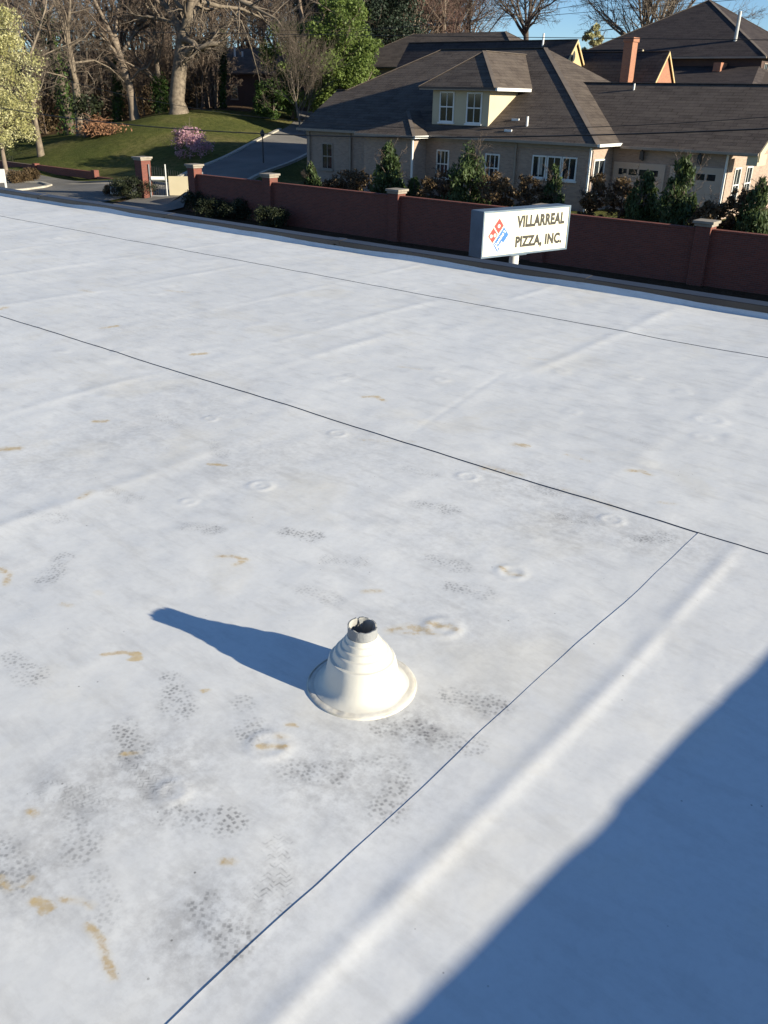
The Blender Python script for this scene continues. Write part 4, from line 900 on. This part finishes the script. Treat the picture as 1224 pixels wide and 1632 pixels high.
for px, r, v, sc in spots:
    p = gpt(px, 150, r)
    if 92 > r and px > 380: continue
    V, F = variants[v]; a = rngw.random()*6.28; c_, s_ = math.cos(a), math.sin(a)
    if px > 560 and v < 4: sc *= .95
    W = np.stack([V[:,0]*c_-V[:,1]*s_, V[:,0]*s_+V[:,1]*c_, V[:,2]], 1)*sc + p
    if -95 < p[0] < -73 and 68 < p[1] < 84: continue
    VV.append(W); FF.append(F+nb); nb += len(V)
tag(link('bare_wood', np_mesh('bare_wood', np.concatenate(VV), np.concatenate(FF), True), M['twig_brown']), 'brown mass of bare trees filling the background behind the lawn', 'wood', None, 'stuff')
# dry undergrowth along the wood's edge
n = 46000; px = rngw.uniform(-80, 325, n); r = rngw.uniform(95, 108, n); C_ = np.array([at(a, 200, r=b) for a, b in zip(px, r)]); hz = rngw.random(n)**1.6*3.2
C_[:,2] = tz(C_[:,0], C_[:,1]) + hz*(.5+.9*(fbm(px*.03, r*.1, 9)+.5)); V, F = leafquads(rngw, C_, .085, .5, 1.6)
tag(link('undergrowth', np_mesh('undergrowth', V, F), M['leaf_brown']), 'dry brown undergrowth along the edge of the wood', 'undergrowth', None, 'stuff')

# single trees
b = gpt(65,246,81); L1 = lambda px, py, dr=0: at(px, py, r=81+dr)
tree('bare_tree', 'slim forked pale tree nearest the low brick wall on the lawn', b, 12, .26, 1, limbs=[
    (0, [b-[0,0,.3], L1(60,215), L1(55,188), L1(52,160), L1(48,125), L1(44,98)], .24, .12, 7), (1, [L1(57,200), L1(47,180,.4), L1(43,165,.8), L1(40,150,1)], .12, .06, 3.0),
    (1, [L1(46,105), L1(30,60,-.5), L1(15,20,-1), L1(5,-20,-1)], .11, .04, 5), (1, [L1(44,98), L1(60,55,.5), L1(72,15,1), L1(78,-25,1.5)], .11, .04, 5), (1, [L1(46,101), L1(75,85,1), L1(105,72,2), L1(130,60,2)], .07, .02, 3.5), (1, [L1(49,130), L1(70,112,-1), L1(92,98,-2), L1(110,92,-3)], .06, .02, 3)],
    S=dict(kids=[6,8,6,4]), bark='bark_pale', twig='twig_grey')
b = gpt(130,214,87); L2 = lambda px, py, dr=0: at(px, py, r=87+dr)
tree('bare_tree', 'tall straight pale trunk standing left of the brush pile', b, 16, .4, 2, limbs=[
    (0, [b-[0,0,.3], L2(126,180), L2(121,140), L2(115,105), L2(110,75)], .38, .24, 8), (1, [L2(110,76), L2(100,60,.5), L2(90,45,1), L2(70,42,1.5), L2(40,55,2)], .14, .04, 5), (1, [L2(110,75), L2(108,40,-.5), L2(112,5,-1), L2(105,-40,-1)], .18, .07, 6),
    (1, [L2(111,78), L2(98,30,1), L2(85,0,2), L2(70,-40,3)], .15, .06, 6), (1, [L2(119,100), L2(150,96,1), L2(175,108,2), L2(198,130,2)], .09, .03, 4), (1, [L2(116,127), L2(95,120,-1), L2(75,115,-2), L2(55,120,-2)], .08, .03, 4), (1, [L2(112,74), L2(125,66,0), L2(135,60,1), L2(150,40,1)], .08, .03, 3.5), (1, [L2(120,115), L2(140,114,-1), L2(150,130,-1), L2(152,150,-1)], .06, .02, 3)],
    S=dict(kids=[3,8,7,5]), bark='bark_pale', twig='twig_grey')
tree('ivy_tree', 'dark ivy-clad trunk just behind the tall pale trunk', gpt(113,212,90), 13, .38, 3, S=dict(first=.45), bark='bark_dark', ivy=.75)
b = gpt(215,191,91); L5 = lambda px, py, dr=0: at(px, py, r=91+dr)
tree('bare_tree', 'leaning grey trunk with wide dark crown left of the big oak', b, 16, .45, 5, limbs=[
    (0, [b-[0,0,.3], L5(211,165), L5(206,135), L5(196,105), L5(188,80), L5(182,55)], .40, .26, 8), (1, [L5(205,130), L5(190,112,1), L5(170,95,1), L5(150,70,1)], .2, .07, 6), (1, [L5(190,85), L5(170,40,-1), L5(150,0,-1.5), L5(140,-40,-2)], .22, .1, 8), (1, [L5(182,55), L5(188,15,1), L5(200,-30,1), L5(205,-60,1)], .2, .1, 7),
    (1, [L5(192,90), L5(215,50,1), L5(235,20,2), L5(250,-20,3)], .2, .08, 7), (1, [L5(206,132), L5(222,112,-1), L5(235,108,-1), L5(245,90,-1)], .1, .04, 4)], S=dict(kids=[4,9,7,5]), bark='bark', twig='twig_brown')
tree('bare_tree', 'thin ivy-covered trunk between leaning tree and brush pile', gpt(187,196,93), 12, .22, 6, S=dict(first=.35), bark='bark_dark', ivy=.5)
tree('bare_tree', 'short mossy trunk just left of the big oak', gpt(257,178,92), 11, .3, 7, S=dict(first=.2), bark='bark', ivy=.3)
b = gpt(285,180,88); L7 = lambda px, py, dr=0: at(px, py, r=88+dr)
tree('oak_tree', 'big sunlit oak with thick trunk and bent low limb on the lawn', b, 20, .75, 9, limbs=[
    (0, [b-[0,0,.4], b+[0,0,.5], L7(281,160), L7(284,130), L7(287,100), L7(290,72), L7(293,50)], .80, .54, 9), (1, [L7(290,60), L7(283,40,.5), L7(270,20,1), L7(256,0,1.5), L7(235,-30,2)], .40, .2, 9), (1, [L7(293,52), L7(300,25,-.5), L7(304,0,-1), L7(310,-40,-1)], .42, .22, 9),
    (1, [L7(294,50), L7(308,20,1), L7(322,0,2), L7(345,-30,3)], .34, .16, 8), (1, [L7(288,68), L7(296,63,-1), L7(308,68,-2), L7(318,79,-2.5), L7(332,70,-3), L7(348,69,-3)], .26, .18, 5), (1, [L7(317,79,-2.5), L7(306,90,-2.6), L7(295,97,-2.5), L7(289,100,-1)], .10, .10, 2),
    (1, [L7(320,2), L7(350,10,1), L7(385,14,2), L7(420,30,3), L7(455,48,3)], .2, .06, 7), (1, [L7(318,-20), L7(360,-10,-1), L7(410,15,-3), L7(440,30,-4), L7(470,70,-5), L7(478,110,-5)], .2, .03, 7), (1, [L7(345,-10,1), L7(400,5,2), L7(440,55,2), L7(500,50,2)], .16, .04, 7),
    (1, [L7(365,12,1), L7(385,35,0), L7(400,75,-1), L7(412,120,-1), L7(418,150,-1)], .09, .02, 4), (1, [L7(326,0,0), L7(320,30,0), L7(315,55,0)], .08, .04, 4), (1, [L7(380,14,2), L7(365,40,2), L7(352,62,2)], .09, .03, 4)],
    S=dict(kids=[2,9,7,5], up=[.02,.05,.03,.02,.0]), bark='bark_pale', twig='twig_grey')
tree('ivy_snag', 'thin ivy-covered stem right of the oak before the dark house', gpt(354,160,95), 7, .14, 12, S=dict(kids=[5,4,3,2], first=.5), bark='bark_dark', ivy=1.0)
# stump and brush pile
st_ = thing('broken_stump', tuple(gpt(142,229,84)), 'short broken stump beside the reddish brush pile', 'stump')
rng = np.random.default_rng(31)
V, F = tubes([(np.array([[0,0,-.3],[.05,.02,1.0],[.2,.1,2.0],[.45,.2,2.9]]), np.array([.42,.34,.3,.12]))] + [(np.array([[0,0,.1],[a,b_,1.2],[a*1.6,b_*1.6,2.1]]), np.array([.2,.13,.03])) for a, b_ in ((.3,.1),(-.3,.2),(.1,-.3))])
link('trunk', np_mesh('trunk', V, F, True), M['bark_dark'], st_)
V, F = leafquads(rng, rng.normal(0, .55, (900,3))*[1,1,.8]+[0,0,2.3], .14); link('ivy', np_mesh('ivy', V, F), M['leaf_hedge'], st_)
bp = thing('brush_pile', tuple(gpt(163,226,83)), 'heap of reddish dead branches and leaves on the lawn', 'brush pile'); pol = []
for i in range(420):
    x = rng.normal(0, 1.0); y = rng.normal(0, .7); hh = max(.05, 1.5*math.exp(-((x+.5)**2+y*y)/1.3)); p0 = np.array([x, y, rng.random()*hh]); d = nrm(rng.normal(0, 1, 3)*[1,1,.35]); l = rng.uniform(.3,.8)
    pol.append((np.array([p0, p0+d*l*.5+[0,0,.05], p0+d*l]), np.array([.03,.025,.01])))
V, F = tubes(pol); link('branches', np_mesh('branches', V, F), M['brush'], bp)
V, F = leafquads(rng, np.stack([rng.normal(0,1.1,1500), rng.normal(0,.75,1500), rng.random(1500)*.5], 1)*[1,1,1.6], .1); link('leaves', np_mesh('leaves', V, F), M['brush'], bp)

# leafy trees
leafy('pear_tree', 'pale yellow-green flowering tree at the left edge', 'tree', gpt(6,250,76), 12.5, 3.6, 41, 'leaf_pear', 26000, .09, clumps=85, low=.22, bark='bark')
leafy('leafy_tree', 'bright green spring tree behind the left end of the tan house', 'tree', gpt(545,160,88), 10.6, 4.0, 42, 'leaf_green', 26000, .15, clumps=110, low=.12, bark='bark')
leafy('leafy_tree', 'smaller dull green tree left of the bright green one', 'tree', gpt(465,160,90), 8.3, 3.3, 43, 'leaf_green', 9000, .13, clumps=55, low=.12, bark='bark')
leafy('leafy_shrub', 'round green bush on the bank beside the upper driveway', 'shrub', gpt(435,190,88), 3.4, 2.3, 44, 'leaf_ivy', 6000, .12, clumps=40, low=.1)
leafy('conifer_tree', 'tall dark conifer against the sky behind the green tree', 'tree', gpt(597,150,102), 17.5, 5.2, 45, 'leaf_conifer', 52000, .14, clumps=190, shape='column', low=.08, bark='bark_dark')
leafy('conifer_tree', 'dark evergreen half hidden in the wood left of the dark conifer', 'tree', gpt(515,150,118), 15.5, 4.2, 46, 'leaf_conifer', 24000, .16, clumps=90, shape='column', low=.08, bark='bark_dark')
tree('bare_shrub_tree', 'multi-stemmed bare upright shrub at the top of the driveway', gpt(478,208,82), 5.2, .09, 47, S=dict(kids=[14,7,5,3], first=.02, angle=(8,24), ratio=(.6,.85)), bark='bark_pale', twig='twig_grey')
for i, (px, r, h, lab) in enumerate(((655,105,14.5,'reddish budding bare tree right of the dark conifer'), (705,108,13.5,'reddish budding bare tree above the left of the main ridge'), (745,116,13.5,'thin reddish bare tree behind the low hip roof'))):
    tree('budding_tree', lab, gpt(px,140,r), h, .26, 50+i, S=dict(kids=[13,8,6,5], first=.2, rmin=.015), bark='bark', twig='twig_red', group='reddish trees behind the roofs')
def fan(base, th, ll, n, seed, r0, spread=(18,62)):
    rg = np.random.default_rng(seed); top = np.array(base)+[rg.normal(0,.3), rg.normal(0,.3), th]; L = [(0, [np.array(base)-[0,0,.3], np.array(base)+[0,0,th*.5], top], r0, r0*.8, .1)]
    for i in range(n):
        a = 6.283*(i+rg.random()*.6)/n; e = math.radians(rg.uniform(*spread)); d = np.array([math.cos(a)*math.sin(e), math.sin(a)*math.sin(e), math.cos(e)]); l = ll*rg.uniform(.75,1.1)
        pts = [top-[0,0,rg.random()*th*.12]]
        for k in range(5): d = nrm(d+rg.normal(0,.12,3)+UP*.05); pts.append(pts[-1]+d*l/5)
        L.append((1, pts, r0*rg.uniform(.35,.55), r0*.08, l*.8))
    return L
b = gpt(838,120,110); tree('bare_tree', 'spreading bare tree against the sky behind the tan gable', b, 16, .4, 61, limbs=fan(b, 13.2-b[2], 8.0, 9, 5, .36), S=dict(kids=[0,10,7,5], rmin=.016, angle=(22,50)), bark='bark_dark', twig='bark_dark')
b = gpt(1022,120,112); tree('bare_tree', 'spreading bare tree against the sky left of the pyramid roof', b, 18, .5, 62, limbs=fan(b, 10.8-b[2], 11.5, 13, 6, .45, (12,60)), S=dict(kids=[0,12,8,5], rmin=.016, angle=(18,42)), bark='bark', twig='twig_grey')
leafy('leafy_tree', 'tiny yellowish tree top between the two sky-lined bare trees', 'tree', gpt(943,110,130), 8.0, 1.9, 63, 'leaf_pear', 3000, .2, clumps=25)

# shrubs along the wall
def wall_shrub(px, py, Y, rad, lab, mat='leaf_arb', shape='cone', n=5200, size=.075, seed=0, name='cypress_shrub', group='evergreen shrubs behind the brick wall', up=.9, long=1.7, clumps=70):
    p = at(px, py, Y=Y); base = np.array([p[0], p[1], 1.0]); h = (p[2]-1.0)*1.02
    return leafy(name, lab, 'shrub', base, h, rad, 200+seed, mat, n, size, bark='bark_dark', shape=shape, group=group, clumps=clumps, up=up, long=long, low=.05)
for i, (px, py, Y, r, lab) in enumerate(((620,228,35.6,1.15,'bright-topped cypress shrub in front of the bay of the tan house'), (750,228,35.9,1.45,'widest cypress shrub, below the right side of the dormer'), (886,262,35.6,.8,'narrow cypress shrub in front of the triple window'),
        (1032,275,35.6,1.1,'dark cypress shrub in front of the first garage door'), (1093,252,35.6,1.2,'tall cypress shrub between the two garage doors'), (1216,288,34.9,1.0,'cypress shrub at the right edge beside the sunlit gable'), (496,262,35.4,.7,'small cypress shrub at the left corner of the tan house'),
        (660,282,36.0,.6,'low dark shrub beside the sunlit bay downspout'))):
    wall_shrub(px, py, Y, r, lab, seed=i)
for i, (px, py, Y, r, lab) in enumerate(((560,272,35.5,1.2,'brown shrub left of the bright-topped cypress'), (700,272,35.4,1.0,'brown shrub left of the widest cypress shrub'), (790,278,35.2,1.0,'tan dry shrub right of the widest cypress shrub'), (845,282,35.3,1.0,'brown shrub left of the narrow cypress'), (948,277,35.5,.75,'sparse leafy shrub below the sunlit side window'),
        (995,285,36.0,.85,'rust brown shrub right of the sunlit side window'), (1140,318,35.0,.9,'low brown shrub left of the sunlit gable'), (1178,300,35.4,.9,'twiggy brown shrub before the sunlit gable wall'), (530,285,35.2,.8,'low brown shrub by the left corner of the tan house'))):
    wall_shrub(px, py, Y, r, lab, 'leaf_brown', 'round', 3000, .07, 20+i, 'dry_shrub', 'dry shrubs behind the brick wall', 0, 1.0, 45)
rngs = np.random.default_rng(77)
for i, (px, py, r, h, rad, lab) in enumerate(((213,322,53,1.15,1.5,'round dark bush in front of the gate pier'), (190,318,55,.7,.9,'small brownish bush beside the white yard sign'), (318,338,50,1.0,1.1,'dark bush below the gate opening'), (345,345,48,.9,1.3,'dark bush at the left end of the brick wall'),
        (383,348,46,1.0,1.2,'dark bush before the second brick pier'), (430,360,43,.9,1.2,'dark low bush along the foot of the brick wall'), (8,268,74,2.6,1.6,'dark round bush at the left edge below the flowering tree'), (30,292,68,.8,1.0,'low brown planting at the left island'), (48,290,67,.9,.8,'small shrub on the left road island'))):
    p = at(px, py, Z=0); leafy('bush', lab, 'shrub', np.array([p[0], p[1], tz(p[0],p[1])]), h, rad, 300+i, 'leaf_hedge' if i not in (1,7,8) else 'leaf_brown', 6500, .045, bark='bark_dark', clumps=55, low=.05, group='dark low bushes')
leafy('flowering_shrub', 'pink flowering shrub on the lawn bank above the driveway kerb', 'shrub', gpt(303,252,69), 2.2, 1.75, 330, 'leaf_pink', 2300, .085, clumps=40, low=.15, bark='bark')
p = gpt(285,256,70); tree('bare_shrub_tree', 'low bare twiggy shrub left of the pink flowering shrub', p, 1.6, .035, 331, S=dict(kids=[10,6,4,2], first=.02, angle=(15,45), ratio=(.5,.8), rmin=.006), bark='bark', twig='twig_grey')

# ------------------------------------------------------------------ small things at the left
lw = thing('low_brick_wall', (-68, 38.6, 0), 'low stepped brick retaining wall along the far road edge', 'wall')
for k, (a, b_, h) in enumerate((((-22,257),(42,270),.5), ((42,270),(100,280),.32), ((100,280),(215,296),.12))):
    p0, p1 = at(*a, r=77.5 if k == 0 else 76)[:2], at(*b_, r=76 if k < 2 else 72)[:2]
    p0, p1 = np.array([-74+8.2*k, 38.9-.25*k]), np.array([-74+8.2*(k+1), 38.65-.25*k]); z = float(tz(p0[0], p0[1]))
    MB().beam((p0[0],p0[1],z+h/2-.1), (p1[0]-.6,p1[1],z+h/2-.1), .3, h+.2).build('wall_panel', M['brick_red'], lw)
    MB().box(p1[0]-.6, p1[0]-.2, p1[1]-.2, p1[1]+.2, z-.1, z+h+.12).build('end_pier', M['brick_red'], lw)
ys_ = thing('yard_sign', tuple(at(186,319,Z=0)), 'small white yard sign on a wire stand near the gate', 'sign', rz=.9)
MB().box(-.32,.32,-.01,.01,.35,.8).build('panel', M['white'], ys_, local=True); MB().beam((-.2,0,-.1),(-.2,0,.36),.02).build('leg', M['metal_grey'], ys_, local=True); MB().beam((.2,0,-.1),(.2,0,.36),.02).build('leg', M['metal_grey'], ys_, local=True)
p = at(-2,300,Z=0); ms = thing('white_board_sign', (p[0], p[1], 0), 'white board sign cut by the left edge on the road island', 'sign', rz=.7)
MB().box(-.55,.55,-.05,.05,.35,1.2).build('panel', M['white'], ms, local=True)
for x in (-.5,.5): MB().box(x-.05,x+.05,-.045,.045,-.1,.349).build('post', M['white'], ms, local=True)
p = gpt(420,262,66); lp = thing('lamp_post', tuple(p), 'small dark lamp post beside the driveway behind the wall', 'lamp')
MB().lathe([(.05,-.1),(.04,1.7),(.04,1.75)], 8).build('post', M['iron'], lp, local=True); MB().lathe([(.05,1.751),(.13,1.8),(.15,2.05),(.02,2.25)], 8).build('lantern', M['iron'], lp, local=True)

# ------------------------------------------------------------------ wires
def wire(pts, r, label, group=None):
    c = np.array(pts, float); s = np.linspace(0, 1, len(c)); f = [np.polyfit(c[:,0], c[:,k], 2) for k in (1, 2)]
    xs = np.linspace(-75, 22, 70); P_ = np.stack([xs, np.polyval(f[0], xs), np.polyval(f[1], xs)], 1)
    V, F = tubes([(P_, np.full(70, r))]); return tag(link('overhead_wire', np_mesh('overhead_wire', V, F, True), M['wire']), label, 'wire', group)
wire([at(x, y, Y=24) for x, y in ((0,172),(340,209),(820,218),(1224,205))], .022, 'thick dark overhead cable sagging across the lawn and tan roof')
wire([at(x, y, Y=26) for x, y in ((480,194),(700,203),(850,207),(1224,186))], .010, 'thin overhead wire crossing just above the house eaves')
wire([at(x, y, Y=24.5) for x, y in ((288,52),(420,54),(640,57))], .010, 'thin overhead wire crossing the oak branches')
wire([at(x, y, Y=56) for x, y in ((690,40),(802,30),(960,18),(1056,9))], .016, 'lower of two wires against the sky above the tan gable')
wire([at(x, y, Y=56) for x, y in ((705,37),(802,26),(960,2))], .016, 'upper of two wires against the sky above the tan gable')
